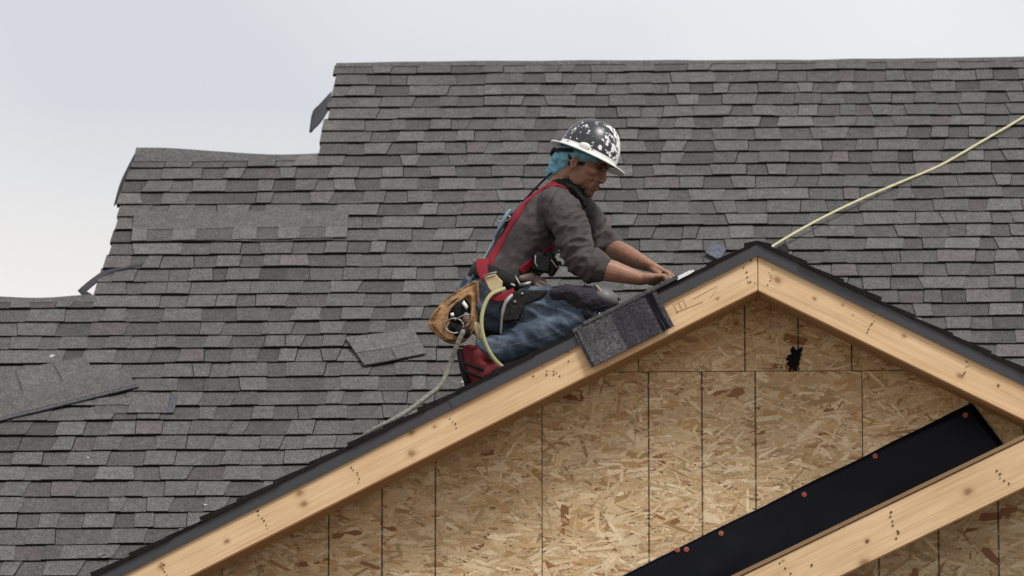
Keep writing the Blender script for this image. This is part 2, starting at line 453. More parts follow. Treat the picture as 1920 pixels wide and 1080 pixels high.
def score(t):
    pr = [proj(v) for v in t[0][:4]]
    cx = sum(p[0] for p in pr)/4; cy = sum(p[1] for p in pr)/4
    if not (10 < cx < 1910 and 10 < cy < 1070): return 0
    if cy > 435+.502*abs(1420-cx): return 0
    if 810 < cx < 1180 and 230 < cy < 720 and cx > 1080-(cy-230)*.55: return 0
    a = 0
    for i in range(4):
        p, q = pr[i], pr[(i+1) % 4]; a += p[0]*q[1]-q[0]*p[1]
    return abs(a)/2
alltabs.sort(key=score, reverse=True)
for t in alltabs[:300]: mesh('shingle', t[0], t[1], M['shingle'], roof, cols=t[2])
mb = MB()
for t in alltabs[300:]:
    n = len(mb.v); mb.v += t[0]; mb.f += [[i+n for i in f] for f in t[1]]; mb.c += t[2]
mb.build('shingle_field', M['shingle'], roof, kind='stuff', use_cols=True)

# ridge caps: low top cap, and a smooth sagging felt cap over the middle ridge
def cap(name, u0, u1, T, wid, mat, sag, lift, n=40, thick=.006, ends=0):
    mb = MB(); rows = []
    for i in range(n+1):
        u = u0+(u1-u0)*i/n; s = i/n
        z = sag(s)+.004*noise.noise(Vector((u*4, T, 2)))
        c = R(u, T, lift)+Vector((0, .012, z))
        f1 = R(u, T-wid*(1+.08*noise.noise(Vector((u*3, 9, T)))), lift*.7)
        f0 = (c+f1)/2+RN*.004
        bk = c+Vector((0, wid*.8, -wid*.6))
        rows.append([f1-RN*thick, f1, f0, c+Vector((0, 0, .006)), bk, bk-Vector((0, 0, thick))])
    vs_ = [p for r_ in rows for p in r_]
    fs = [[i*6+j, (i+1)*6+j, (i+1)*6+(j+1) % 6, i*6+(j+1) % 6] for i in range(n) for j in range(6)]
    fs += [[0, 1, 2, 3, 4, 5], [n*6+5-j for j in range(6)]]
    return mesh(name, vs_, fs, mat, roof, smooth=False, cols=[(.085, .085, .086)]*len(fs))
cap('ridge_cap', EDGE1[-1][1], UR, T1, .035, M['shingle'], lambda s: .004*math.sin(s*9), .012)
cap('ridge_cap', EDGE2[-1][1]+.0, EDGE1[0][1]+.03, T2, .12, M['shingle'], lambda s: .022*math.cos(s*math.pi*1.25)-.004, .016)
cap('ridge_cap', UL, EDGE2[0][1], T3, .05, M['shingle'], lambda s: .006*math.sin(s*14), .012)

# ------------------------------------------------------------------ felt flaps at the stepped edge
def sheet(name, rows, mat, parent, thick=.004, smooth=True, col=None, kind=None):
    """rows: grid of world points; solidified along -normal guess"""
    nr, nc = len(rows), len(rows[0]); vs_ = [Vector(p) for r_ in rows for p in r_]
    nrm = []
    for i in range(nr):
        for j in range(nc):
            a = vs_[min(i+1, nr-1)*nc+j]-vs_[max(i-1, 0)*nc+j]; b = vs_[i*nc+min(j+1, nc-1)]-vs_[i*nc+max(j-1, 0)]
            nrm.append(a.cross(b).normalized())
    N = nr*nc; allv = vs_+[v+n*thick for v, n in zip(vs_, nrm)]
    fs = [[i*nc+j, i*nc+j+1, (i+1)*nc+j+1, (i+1)*nc+j] for i in range(nr-1) for j in range(nc-1)]
    fs += [[N+q for q in f[::-1]] for f in fs]
    rim = [i*nc for i in range(nr)]+[(nr-1)*nc+j for j in range(1, nc)]+[i*nc+nc-1 for i in range(nr-2, -1, -1)]+[j for j in range(nc-2, 0, -1)]
    fs += [[rim[i], rim[(i+1) % len(rim)], N+rim[(i+1) % len(rim)], N+rim[i]] for i in range(len(rim))]
    return mesh(name, allv, fs, mat, parent, smooth, [col or (.12, .12, .12)]*len(fs), kind)
def flap(pixA, pixB, yoff0, yoff1, mat, n=8):
    """felt flap: pixA/pixB polylines of pixels, hanging off the roof edge; returns grid"""
    rows = []
    for s in range(n+1):
        t = s/n; r_ = []
        a = spline([Vector((x, y, 0)) for x, y in pixA], 8); b = spline([Vector((x, y, 0)) for x, y in pixB], 8)
        pa = a[int(t*(len(a)-1))]; pb = b[int(t*(len(b)-1))]
        for q in range(4):
            p = pa.lerp(pb, q/3); uu, ww = RP(p.x, p.y); y = R(uu, ww).y+yoff0*(1-t)+yoff1*t
            r_.append(Q(p.x, p.y, y-.02*math.sin(q)))
        rows.append(r_)
    return sheet('felt_flap', rows, mat, house, .004)
flap([(622, 172), (600, 196), (586, 212), (581, 249)], [(618, 205), (612, 214), (600, 232), (583, 248)], .0, .06, M['felt'])
flap([(257, 282), (236, 322), (224, 350), (214, 387)], [(262, 284), (243, 322), (236, 352), (222, 378)], .0, .04, M['felt_black'])
flap([(268, 494), (205, 505), (172, 524), (146, 546)], [(266, 499), (205, 514), (180, 532), (154, 554)], -.02, .02, M['felt'])
flap([(158, 544), (166, 548), (172, 551)], [(150, 556), (160, 557), (168, 557)], .0, .0, M['felt_black'])

# ------------------------------------------------------------------ upper gable
YR, YW = 20.22, 20.5
mL = (A_.z-Q(170, 1076, 20.21).z)/(A_.x-Q(170, 1076, 20.21).x)
mR = (A_.z-Q(1920, 690, 20.21).z)/(Q(1920, 690, 20.21).x-A_.x)
XRIDGE = A_.x
XE_L, XE_R = XRIDGE-3.9, XRIDGE+3.9
def zroof(x): return A_.z-(mL*(XRIDGE-x) if x < XRIDGE else mR*(x-XRIDGE))
def yvalley(z): return O_.y+(z-O_.z)/.667
for side in (-1, 1):
    xe = XE_L if side < 0 else XE_R
    d = .012; mb = MB(); top = []
    for x in (XRIDGE, xe):
        z = zroof(x)-d
        top += [(x, YR+.003, z), (x, yvalley(z)+.12, z)]
    top = [Vector(top[0]), Vector(top[1]), Vector(top[3]), Vector(top[2])]
    if side > 0: top = top[::-1]
    mb.prism([v-Vector((0, 0, .022)) for v in top], top)
    gr = mb.build('gable_roof', M['deck'], house)
    m_ = mL if side < 0 else mR; L = math.sqrt(1+m_*m_)
    Wd = Vector((-side/L, 0, m_/L)); Nd = Vector((side*m_/L, 0, 1/L)); Ud = Vector((0, side, 0))
    O2 = Vector((xe, 0, zroof(xe)-d))
    F = lambda u, w2, h, O2=O2, Ud=Ud, Wd=Wd, Nd=Nd: O2+Ud*u+Wd*w2+Nd*h
    mb = MB(); tot = abs(xe-XRIDGE)*L; rg = random.Random(5+side); kk = 0
    while kk*EXP < tot-.02:
        z = (O2+Wd*(kk*EXP)).z; ya, yb = YR-.012+rg.uniform(-.004, .004), yvalley(z)+.05
        a, b = (ya, yb) if side > 0 else (-yb, -ya)
        for t in course_tabs(F, kk, kk*EXP, a, b, tot, rg, 40+side*9):
            n = len(mb.v); mb.v += t[0]; mb.f += [[i+n for i in f] for f in t[1]]; mb.c += t[2]
        kk += 1
    mb.build('shingle_field', M['shingle'], gr, kind='stuff', use_cols=True)

# drip edge pieces, rake boards, backing boards (local x runs along the slope)
def slope_obj(name, mat, p0, p1, y0, y1, z0, z1, parent, plumb0=False, plumb1=False, bev=.003):
    """board between world points p0,p1 (top line), z0..z1 measured down perpendicular, y0..y1 world"""
    d = p1-p0; L = math.hypot(d.x, d.z); ang = math.atan2(d.z, d.x); t = math.tan(ang)
    c = (p0+p1)/2; bm = bmesh.new()
    vs_ = []
    for y in (y0, y1):
        for (e, zz) in ((-1, z0), (1, z0), (1, z1), (-1, z1)):
            x = e*L/2
            if plumb0 and e < 0: x += -zz*t if False else zz*t*-1
            if plumb1 and e > 0: x += -zz*t
            vs_.append(bm.verts.new((x, y-c.y, -zz)))
    a = vs_
    for f in ((0, 1, 2, 3), (7, 6, 5, 4), (4, 5, 1, 0), (5, 6, 2, 1), (6, 7, 3, 2), (7, 4, 0, 3)): bm.faces.new([a[i] for i in f])
    bmesh.ops.recalc_face_normals(bm, faces=bm.faces)
    if bev: bmesh.ops.bevel(bm, geom=bm.edges[:], offset=bev, segments=1, affect='EDGES')
    me = bpy.data.meshes.new(name); bm.to_mesh(me); bm.free()
    o = link_mesh(name, me, mat, None); o.location = c; o.rotation_euler = (0, -ang, 0)
    o.parent = parent; o.matrix_parent_inverse = parent_inv(parent)
    return o
def on_slope(x, y, dz=0): return Vector((x, y, zroof(x)+dz))
DRIP = .048
xl = Q(845, 0, YR).x
# left lower + upper pieces, right piece; each an L: face and top flange
def drip(x0, x1, y, pl0=False, pl1=False, ex=0):
    o = slope_obj('drip_edge', M['drip'], on_slope(x0, y, -.008), on_slope(x1, y, -.008), y-.0035-ex, y-.001-ex, 0, DRIP, house, pl0, pl1, 0)
    fl = slope_obj('drip_flange', M['drip'], on_slope(x0, y, -.009), on_slope(x1, y, -.009), y-.001-ex, y+.07, .0, .002, o, pl0, pl1, 0)
    hm = slope_obj('drip_hem', M['drip'], on_slope(x0, y, -.008-DRIP*1.12), on_slope(x1, y, -.008-DRIP*1.12), y-.009-ex, y-.002-ex, 0, .004, o, pl0, pl1, 0)
    return o
drip(XE_L, xl+.02, YR, ex=0); drip(xl-.01, XRIDGE, YR, pl1=True, ex=.003); drip(XRIDGE, XE_R, YR, pl0=True)
def loc_on(o, px, py, y):
    return o.matrix_basis.inverted() @ Q(px, py, y)
def board(x0, x1, knots, mat, pl0, pl1):
    o = slope_obj('rake_board', None, on_slope(x0, YR, -.016), on_slope(x1, YR, -.016), YR+.001, YR+.039, 0, .163, house, pl0, pl1)
    ks = []
    for (px, py, r) in knots:
        q = loc_on(o, px, py, YR); ks.append((q.x, q.z, r))
    o.data.materials.append(wood_mat(mat, ks)); return o
bL = board(XE_L, XRIDGE-.001, [(598, 815, .013), (600, 836, .012), (562, 925, .011), (570, 945, .011), (772, 812, .009), (772, 850, .012), (425, 1015, .008), (302, 1062, .009), (815, 800, .006), (1345, 560, .005)], 'pine_board', False, True)
bR = board(XRIDGE+.001, XE_R, [(1458, 525, .011), (1527, 560, .006), (1695, 630, .007), (1580, 572, .004), (1800, 705, .009), (1872, 722, .004)], 'spruce_board', True, False)
def nails(o, pts, y):
    mb = MB()
    for (px, py, r) in pts:
        c = Q(px, py, y)+Vector((0, -.0015, 0)); n = 7
        a = [c+Vector((r*math.cos(i*6.283/n)*rnd.uniform(.7, 1.2), 0, r*math.sin(i*6.283/n)*rnd.uniform(.7, 1.4))) for i in range(n)]
        mb.prism([p+Vector((0, .004, 0)) for p in a], a)
    mb.build('nail_marks', M['nail'], o, kind='stuff')
def cluster(px, py, dx, dy, n, r=.004):
    return [(px+dx*i/(n-1)+rnd.uniform(-4, 4), py+dy*i/(n-1)+rnd.uniform(-3, 3), r*.72*rnd.uniform(.6, 1.25)) for i in range(n)]
nails(bL, cluster(842, 782, 16, 22, 4)+cluster(660, 875, 16, 30, 6)+cluster(484, 955, 14, 34, 7)+cluster(303, 1055, 10, 22, 5)+cluster(1020, 688, 22, 14, 4)+cluster(1026, 700, 24, 8, 3)+cluster(1062, 662, 6, 14, 2)
      + cluster(1392, 490, 12, 40, 5)+cluster(1402, 525, 10, 6, 3)+[(1408, 488, .004), (1270, 585, .003), (1000, 705, .003)], YR)
nails(bR, cluster(1640, 595, -12, 26, 6)+cluster(1815, 680, -12, 26, 6)+cluster(1446, 505, -4, 30, 6, .003)+[(1872, 723, .004), (1600, 590, .002)], YR)
mb = MB()
for (p, q) in (((1262, 570), (1270, 585)), ((1270, 585), (1318, 566)), ((1266, 571), (1282, 562)), ((1282, 562), (1287, 577)), ((1272, 566), (1279, 580)), ((1300, 560), (1345, 536)), ((1332, 560), (1344, 540))):
    a, b = Q(p[0], p[1], YR-.0004), Q(q[0], q[1], YR-.0004); d = (b-a).normalized(); pp = Vector((-d.z, 0, d.x))*.0008
    mb.prism([v+Vector((0, .003, 0)) for v in (a-pp, b-pp, b+pp, a+pp)], [a-pp, b-pp, b+pp, a+pp])
mb.build('pencil_marks', plain('pencil_graphite', (.44, .30, .19), .7), bL, kind='stuff')
slope_obj('rake_backing', M['backing'], on_slope(XE_L, YR, -.034), on_slope(XRIDGE-.002, YR, -.034), YR+.041, YR+.16, 0, .155, house, False, True)
slope_obj('rake_backing', M['backing'], on_slope(XRIDGE+.002, YR, -.034), on_slope(XE_R, YR, -.034), YR+.041, YR+.16, 0, .155, house, True, False)

# ------------------------------------------------------------------ strand board walls
PAL = [(0.615, 0.461, 0.277)]*9+[(0.555, 0.402, 0.236)]*8+[(0.664, 0.520, 0.332)]*7+[(0.486, 0.338, 0.189)]*5+[(0.734, 0.608, 0.416)]*3+[(0.357, 0.212, 0.102)]*2+[(0.416, 0.324, 0.167)]
PALB = [(0.615, 0.461, 0.277)]*6+[(0.540, 0.374, 0.205)]*5+[(0.496, 0.314, 0.149)]*3+[(0.706, 0.569, 0.380)]*5+[(0.265, 0.130, 0.061)]*1+[(0.385, 0.255, 0.123)]*1
def strands(poly, y, panel, mat, density=3000, rr=random.Random(3)):
    xs = [p[0] for p in poly]; zs = [p[1] for p in poly]
    x0, x1, z0, z1 = min(xs), max(xs), min(zs), max(zs); hp = halfplanes(poly)
    n = int((x1-x0)*(z1-z0)*density); mb = MB()
    for i in range(n):
        cx, cz = rr.uniform(x0, x1), rr.uniform(z0, z1)
        if any(a*cx+b*cz+c < 0 for a, b, c in hp): continue
        big = rr.random() < .16
        L = (rr.uniform(.06, .14) if big else rr.uniform(.03, .13))*.5; W = (rr.uniform(.012, .034) if big else rr.uniform(.004, .016))*.5
        ang = rr.gauss(0, .36) if rr.random() < .74 else rr.uniform(-1.57, 1.57)
        ca, sa = math.cos(ang), math.sin(ang)
        k1, k2 = rr.uniform(.3, 1), rr.uniform(.3, 1)
        loc = [(-L, -W*k1), (-L*rr.uniform(.3, .9), -W), (L*rr.uniform(.4, .95), -W*rr.uniform(.7, 1)), (L, -W*k2*.4), (L*rr.uniform(.6, .95), W*k2), (-L*rr.uniform(.5, .95), W)]
        pl = clip([(cx+a*ca-b*sa, cz+a*sa+b*ca) for a, b in loc], hp)
        if len(pl) < 3: continue
        col = rr.choice(PALB if big else PAL); b_ = rr.uniform(.9, 1.08)
        col = tuple(c*b_ for c in col)
        h = .0004+.0026*rr.random(); tx, tz = rr.uniform(-.006, .006), rr.uniform(-.02, .02)
        mb.add([(a, y-h-(a-cx)*tx-(b-cz)*tz, b) for a, b in pl], [list(range(len(pl)))], col)
    if not mb.v: return None
    return mb.build('wood_strands', mat, panel, kind='stuff', use_cols=True)
def panel(poly, y, mat, density=3000):
    mb = MB(); mb.prism([(x, y+.011, z) for x, z in poly], [(x, y, z) for x, z in poly], (.46, .32, .18))
    o = mb.build('strand_board_panel', mat, house, use_cols=True)
    strands(poly, y-.001, o, mat, density); return o
IN = .2032
x418 = Q(418, 900, YW).x; S8 = (Q(1617, 800, YW).x-x418)/12
zj = Q(1300, 697, YW).z
xsL = [x418+S8*6*i for i in range(-4, 8)]
lw = .0034
matLo = osb_mat('strand_board', [(x418+S8*q, lw if q % 6 else lw*.5, .9 if q % 6 else .5) for q in range(-6, 20) if q % 6 in (0, 2, 3, 4)])
xu = Q(1197, 680, YW).x
matUp = osb_mat('strand_board_upper', [(xu+S8*q, lw, .9) for q in (2, 3, 4, -3, -2)])
gl = [(mL, -1, A_.z-mL*XRIDGE-.07), (-mR, -1, A_.z+mR*XRIDGE-.07)]   # under both slopes
zb = zj-2.0
for a, b in zip(xsL, xsL[1:]):
    pl = clip([(a+.0015, zb), (b-.0015, zb), (b-.0015, zj-.0015), (a+.0015, zj-.0015)], gl)
    if pl: panel(pl, YW, matLo, 5200)
for a, b in ((xu-S8*6, xu), (xu, xu+S8*6), (xu+S8*6, xu+S8*12)):
    pl = clip([(a+.0015, zj+.0015), (b-.0015, zj+.0015), (b-.0015, zj+1.2), (a+.0015, zj+1.2)], gl)
    if pl: panel(pl, YW+.001, matUp, 5200)
# ragged tar daub above the joint
c = Q(1490, 672, YW-.004); rr = random.Random(4); ring = []
for i in range(46):
    t = 6.2832*i/46; r_ = rr.uniform(.62, 1.2)
    ring.append(c+Vector((.030*r_*math.cos(t)+.012*math.sin(t), 0, .050*r_*math.sin(t))))
mb = MB(); mb.prism([p+Vector((0, .006, 0)) for p in ring], [c+(p-c)*.96+Vector((0, -.003, 0)) for p in ring]); mb.build('tar_daub', M['tar'], house)
# plain wall below the framed view, and main house walls to the ground
mb = MB(); mb.box(((XE_L+XE_R)/2, YW+.08, zb/2), ((XE_R-XE_L)/2-.3, 0, 0), (0, .068, 0), (0, 0, zb/2)); mb.build('lower_wall', M['wall'], house)
ez = R(0, W0).z; mb = MB(); mb.box(((UL+UR)/2, R(0, W0).y+3.2, (ez-.25)/2), ((UR-UL)/2-.3, 0, 0), (0, 2.9, 0), (0, 0, (ez-.25)/2)); mb.build('house_wall', M['wall'], house)

# ------------------------------------------------------------------ lower front gable
YL = 18.1; YLW = 18.36
b0 = Q(1360, 1085, YL); b1 = Q(1920, 815, YL); mLo = (b1.z-b0.z)/(b1.x-b0.x)
XLR = Q(2170, 500, YL).x
def zlow(x): return b0.z+mLo*(x-b0.x) if x < XLR else b0.z+mLo*(XLR-b0.x)-mLo*(x-XLR)
XLE, XLE2 = b0.x-1.6, 2*XLR-b0.x+1.6
for side in (-1, 1):
    xe = XLE if side < 0 else XLE2
    top = [Vector((XLR, YL-.004, zlow(XLR))), Vector((XLR, YW-.006, zlow(XLR))), Vector((xe, YW-.006, zlow(xe))), Vector((xe, YL-.004, zlow(xe)))]
    if side > 0: top = top[::-1]
    mb = MB(); mb.prism([v-Vector((0, 0, .014)) for v in top], top); lr = mb.build('lower_gable_roof', M['backing'], house)
pL = lambda x, dz=0: Vector((x, YL, zlow(x)+dz))
lb = slope_obj('rake_board', None, pL(XLE, -.017), pL(XLR-.001, -.017), YL+.001, YL+.039, 0, .146, house, False, True)
ks = []
for (px, py, r) in ((1815, 922, .012), (1626, 1014, .006), (1620, 1055, .013), (1468, 1052, .004), (1830, 860, .005)):
    q = loc_on(lb, px, py, YL); ks.append((q.x, q.z, r))
lb.data.materials.append(wood_mat('spruce_board_low', ks))
nails(lb, cluster(1868, 880, 22, 28, 5, .005)+cluster(1670, 962, 14, 46, 7, .005)+cluster(1466, 1055, 16, 22, 3, .005)+[(1626, 1015, .004), (1522, 1060, .004)], YL)
slope_obj('rake_board', wood_mat('spruce_board_far', [(.3, -.07, .01)]), pL(XLR+.001, -.017), pL(XLE2, -.017), YL+.001, YL+.039, 0, .146, house, True, False)
x6 = Q(1648, 1050, YLW).x; S9 = (Q(1872, 1000, YLW).x-x6)/2
matF = osb_mat('strand_board_front', [(x6+S9*q, lw, .9) for q in (-3, -2, 0, 1, 2, 6)])
hl = [(mLo, -1, b0.z-mLo*b0.x-.03), (-mLo, -1, b0.z-mLo*b0.x+2*mLo*XLR-.03)]
zl0 = b0.z-1.3
for a, b in ((x6-S9*8, x6-S9*2), (x6-S9*2, x6+S9*4), (x6+S9*4, x6+S9*10), (x6+S9*10, x6+S9*16)):
    pl = clip([(a+.0015, zl0), (b-.0015, zl0), (b-.0015, zl0+3), (a+.0015, zl0+3)], hl)
    if pl: panel(pl, YLW, matF, 5200)
mb = MB(); mb.box((XLR, (YLW+YW)/2+.05, zl0/2), ((XLE2-XLE)/2-.4, 0, 0), (0, (YW-YLW)/2-.06, 0), (0, 0, zl0/2)); mb.build('lower_wall', M['wall'], house)

# black membrane lapped up the wall above the lower roof
rows = []
n1, n2 = 60, 16
for i in range(n1+1):
    s = i/n1; r_ = []
    pt = Vector((1040+(1822-1040)*s, 1142+(755-1142)*s, 0))
    pb = Vector((1150+(1960-1150)*s, 1260+(935-1260)*s, 0))
    for j in range(n2+1):
        t = j/n2; p = pt.lerp(pb, t)
        wv = .024*noise.noise(Vector((s*7+t*2, t*1.8, 5)))+.007*noise.noise(Vector((s*24+t*5, t*4, 8)))
        edge = 3*noise.noise(Vector((s*9, 2, 2)))*(1-t)
        bulge = .008+(wv+.020)*min(1, t*2.2)+.16*max(0, t-.52)**2
        r_.append(Q(p.x, p.y+edge, YW-bulge))
    rows.append(r_)
mem = sheet('roof_membrane', rows, M['membrane'], house, .002)
for (px, py) in ((1810, 778), (1641, 855), (1508, 927), (1352, 1000), (1287, 1030), (1270, 1031)):
    c = Q(px, py, YW-.015); mb = MB(); n = 14
    for r0, r1, ya, yb in ((.0105, .0095, .004, 0), (.004, .003, 0, -.0025)):
        mb.prism([c+Vector((r0*math.cos(i*6.283/n), ya, r0*math.sin(i*6.283/n))) for i in range(n)], [c+Vector((r1*math.cos(i*6.283/n), yb, r1*math.sin(i*6.283/n))) for i in range(n)])
    mb.build('cap_nail', M['cap'], mem)

# ------------------------------------------------------------------ loose shingles on the main roof
def loose(label, quad, teeth, col, h=.022, curl=.02, sub=14, cat='shingle', group=None, band=None):
    """quad pixels: a(left top) b(right top) c(right bottom) d(left bottom)"""
    P = [RP(*p) for p in quad]
    def at(s, t):
        a = (P[0][0]+(P[1][0]-P[0][0])*s, P[0][1]+(P[1][1]-P[0][1])*s); d = (P[3][0]+(P[2][0]-P[3][0])*s, P[3][1]+(P[2][1]-P[3][1])*s)
        return a[0]+(d[0]-a[0])*t, a[1]+(d[1]-a[1])*t
    root = empty('loose_shingle', R(*at(.5, .5), 0.006)); tag(root, label, cat, group)
    def grid(s0, s1, t0, t1, hh, ns, nt_, name, cc, th):
        rows = []
        for i in range(nt_+1):
            r_ = []
            for j in range(ns+1):
                s = s0+(s1-s0)*j/ns; t = t0+(t1-t0)*i/nt_; u, w2 = at(s, t)
                k_ = hh+curl*(.35*noise.noise(Vector((u*5, w2*5, 3)))+.35*max(0, t-.6))
                r_.append(R(u, w2, k_))
            rows.append(r_)
        return sheet(name, rows, M['shingle'], root, th, False, cc)
    grid(0, 1, 0, 1, h, sub, 5, 'backing_strip', col, -.003)
    for (s0, s1, t0, t1, cc) in teeth: grid(s0, s1, t0, t1, h+.0032, 4, 3, 'tab', cc, -.003)
    return root
G0, G1, G2 = (.090, .089, .087), (.108, .107, .104), (.075, .074, .073)
BL = (.070, .071, .083)
loose('long grey laminated shingle strip laid level across the roof below the felt-capped ridge', [(252, 405), (654, 402), (650, 452), (246, 459)],
      [(0, 1, 0, .60, G0), (0, .07, .60, 1, G1), (.19, .30, .60, 1, G1), (.47, .58, .6, 1, G1), (.68, .78, .6, 1, G1), (.9, 1, .6, 1, G1)], G2, .018, .012)
loose('long slanting shingle strip atop the loose pile, bluish sealant along its lower edge', [(-60, 768), (228, 699), (262, 733), (-60, 812)],
      [(0, 1, .0, .88, (.086, .083, .081)), (0, .99, .90, 1.0, BL)], G2, .022, .002)
loose('grey shingle with slotted tabs lying askew under the slanting strip', [(-50, 716), (158, 676), (186, 716), (-40, 768)],
      [(0, .36, .05, 1, G0), (.38, .70, .05, 1, (.094, .092, .09)), (.72, 1, .05, 1, G0)], G2, .021, .003)
loose('small square shingle offcut with a bluish end beside the pile of loose shingles', [(252, 748), (333, 749), (326, 781), (238, 781)],
      [(0, .84, 0, 1, (.092, .088, .087)), (.86, 1, .0, 1, BL)], G2, .018, .004)
loose('narrow shingle offcut tucked below the slanting strip', [(180, 752), (246, 752), (240, 779), (176, 779)], [(0, 1, 0, .45, G0)], G2, .012, .003)
loose('curled grey shingle lying askew on the roof near the rope and the tool pouch', [(648, 642), (775, 624), (800, 672), (684, 694)],
      [(0, 1, 0, .55, (.104, .102, .10)), (.0, .50, .58, 1, (.085, .084, .082)), (.53, 1, .56, 1, (.096, .095, .093))], G2, .022, .016)
loose('bluish grey shingle corner standing up behind the gable ridge by the roofer', [(1322, 484), (1338, 466), (1362, 478), (1350, 500)], [], (.085, .085, .115), .034, .01, 4)
# litter
def litter(px, py, r, label, cat='debris', seed=1):
    rr = random.Random(seed); c = RPW(px, py, .014); mb = MB()
    for i in range(4):
        o = Vector((rr.uniform(-r, r), 0, 0))*.9+RW*rr.uniform(-r, r)*.9
        mb.ell(c+o, RU*r*rr.uniform(.4, .9), RW*r*rr.uniform(.4, .9), RN*r*.45, 8, 5)
    return tag(mb.build('paper_scrap', M['scrap'], None, True), label, cat, 'white scraps on the roof')
litter(96, 668, .012, 'oval white paper scrap on the main roof above the loose shingle pile', seed=2)
litter(165, 858, .006, 'tiny white scrap two shingle courses below the loose shingle pile', seed=3)
litter(386, 946, .007, 'tiny white scrap on the main roof near the lower rake of the gable', seed=4)
litter(868, 716, .012, 'white scrap on the main roof between the rope and the red shoe', seed=5)
mb = MB(); c = RPW(194, 1042, .022)
mb.tube([c+RU*(.020*math.cos(t*6.2832/20))+RW*(.017*math.sin(t*6.2832/20)) for t in range(20)], [.003]*20, ref=RN, n=6)
tag(mb.build('wire_ring', M['steel'], None, True), 'thin pale wire loop lying on the shingles near the lower rake', 'wire')

# ------------------------------------------------------------------ ropes
def rope_obj(name, pts, r, mat, label, n=10):
    P = spline(pts, n); mb = MB()
    tw = [r*(1+.10*math.sin(i*1.9)) for i in range(len(P))]
    mb.tube(P, tw, ref=(.3, .2, 1), n=10); o = mb.build(name, mat, None, True)
    return tag(o, label, 'rope')
pr = [(1400, 500), (1450, 461), (1535, 412), (1620, 371), (1700, 337), (1765, 309), (1845, 263), (1925, 216), (2030, 150)]
hs = [.02, .05, .055, .04, .022, .018, .022, .03, .02]
rope_obj('safety_rope', [RPW(x, y, h) for (x, y), h in zip(pr, hs)], .0062, M['rope_y'], 'pale yellow safety rope running up the main roof from the gable ridge', 14)
mb = MB(); c = RPW(1466, 474, .03)
mb.ell(c, RU*.034, RW*.06, RN*.03); mb.box(c-RN*.02, RU*.03, RW*.05, RN*.02); mb.ell(c+RU*.012+RW*.04, RU*.02, RW*.03, RN*.03)
tag(mb.build('roof_anchor', M['black'], None, True), 'small black roof anchor behind the gable peak at the end of the yellow rope', 'anchor')
YP = 20.34
def zr(px, y):           # gable roof height under a pixel column at depth y
    return zroof(Q(px, 600, y).x)
def onroof(px, y, dz):
    x = Q(px, 650, y).x; return Vector((x, y, zroof(x)+dz))
rope_obj('lifeline_rope', [Q(868, 622, YP-.03), Q(856, 650, YP-.02), Q(843, 685, YP), Q(826, 722, 20.32), onroof(800, 20.30, .045), onroof(765, 20.27, .022), onroof(735, 20.25, .014), onroof(690, 20.27, .014), onroof(640, 20.4, .014)], .0095, M['rope_g'],
         'worn grey lifeline rope hanging from the tool pouch down to the gable edge')

# ------------------------------------------------------------------ shingle hung over the rake
def rakepoint(px0, along, out, down):  # local frame at rake: along slope, toward camera, down perpendicular
    L = math.sqrt(1+mL*mL); t = Vector((1/L, 0, mL/L)); n_ = Vector((-mL/L, 0, 1/L))
    b = on_slope(Q(px0, 640, YR).x, YR)
    return b+t*along+Vector((0, -out, 0))-n_*down
hang = empty('hanging_shingle', rakepoint(1160, 0, 0, 0)); tag(hang, 'dark blue-black granular shingle bent over the rake edge, under the hands', 'shingle')
LEN = .352
prof = [(-.26, -.006), (-.14, -.008), (-.05, -.010), (-.005, -.011), (.011, -.008), (.014, .005), (.0145, .04), (.0155, .08), (.0175, .12), (.021, .158)]
def hang_sheet(name, a0, a1, i0, col, off, mat=None, th=.005, j1=None):
    rows = []
    for (o_, d_) in prof[i0:j1]:
        rows.append([rakepoint(1074, a0+(a1-a0)*j/10, o_+off+.004*noise.noise(Vector((j*.5, d_*9, 1))), d_-(off if o_ < .01 else 0)) for j in range(11)])
    return sheet(name, rows, mat or M['shingle'], hang, -th, False, col)
hang_sheet('backing_strip', 0, LEN, 0, (.055, .055, .06), 0)
hang_sheet('tab', .012, .155, 5, (.068, .068, .074), .0035, th=.003, j1=8)
hang_sheet('tab', .155, LEN-.062, 5, (.040, .040, .047), .0035, th=.003)
hang_sheet('tab', .012, .155, 7, (.088, .088, .096), .0045, th=.003)
hang_sheet('sealant_strip', LEN-.045, LEN-.018, 4, (.004, .006, .02), .003, M['membrane'])
flat = empty('flat_shingle', onroof(1240, 20.3, 0.01)); tag(flat, 'grey shingle lying flat along the rake edge beneath the hands', 'shingle')
rows = []
for (o_, d_) in [(-.30, -.006), (-.16, -.009), (-.04, -.012), (.012, -.014), (.018, -.006), (.019, .002)]:
    rows.append([rakepoint(1074, .05+.40*j/10, o_, d_) for j in range(11)])
sheet('backing_strip', rows, M['shingle'], flat, -.005, False, (.055, .055, .058))
L = math.sqrt(1+mL*mL); tt = Vector((1/L, 0, mL/L)); nn = Vector((-mL/L, 0, 1/L))
mb = MB(); c = rakepoint(1283, 0, .0135, .0); mb.box(c, tt*.030, (0, .004, 0), nn*.0065); mb.box(c+tt*.036-nn*.001, tt*.006, (0, .003, 0), nn*.004)
tag(mb.build('tape_strip', M['white'], None), 'small white tape strip stuck on the rake edge just beyond the hands', 'tape')

# ================================================================== the roofer
person = empty('person', onroof(1000, 20.55, 0))
tag(person, 'person in scuffed hard hat, brown-grey top and jeans kneeling on the gable roof', 'person')
YC = 20.58
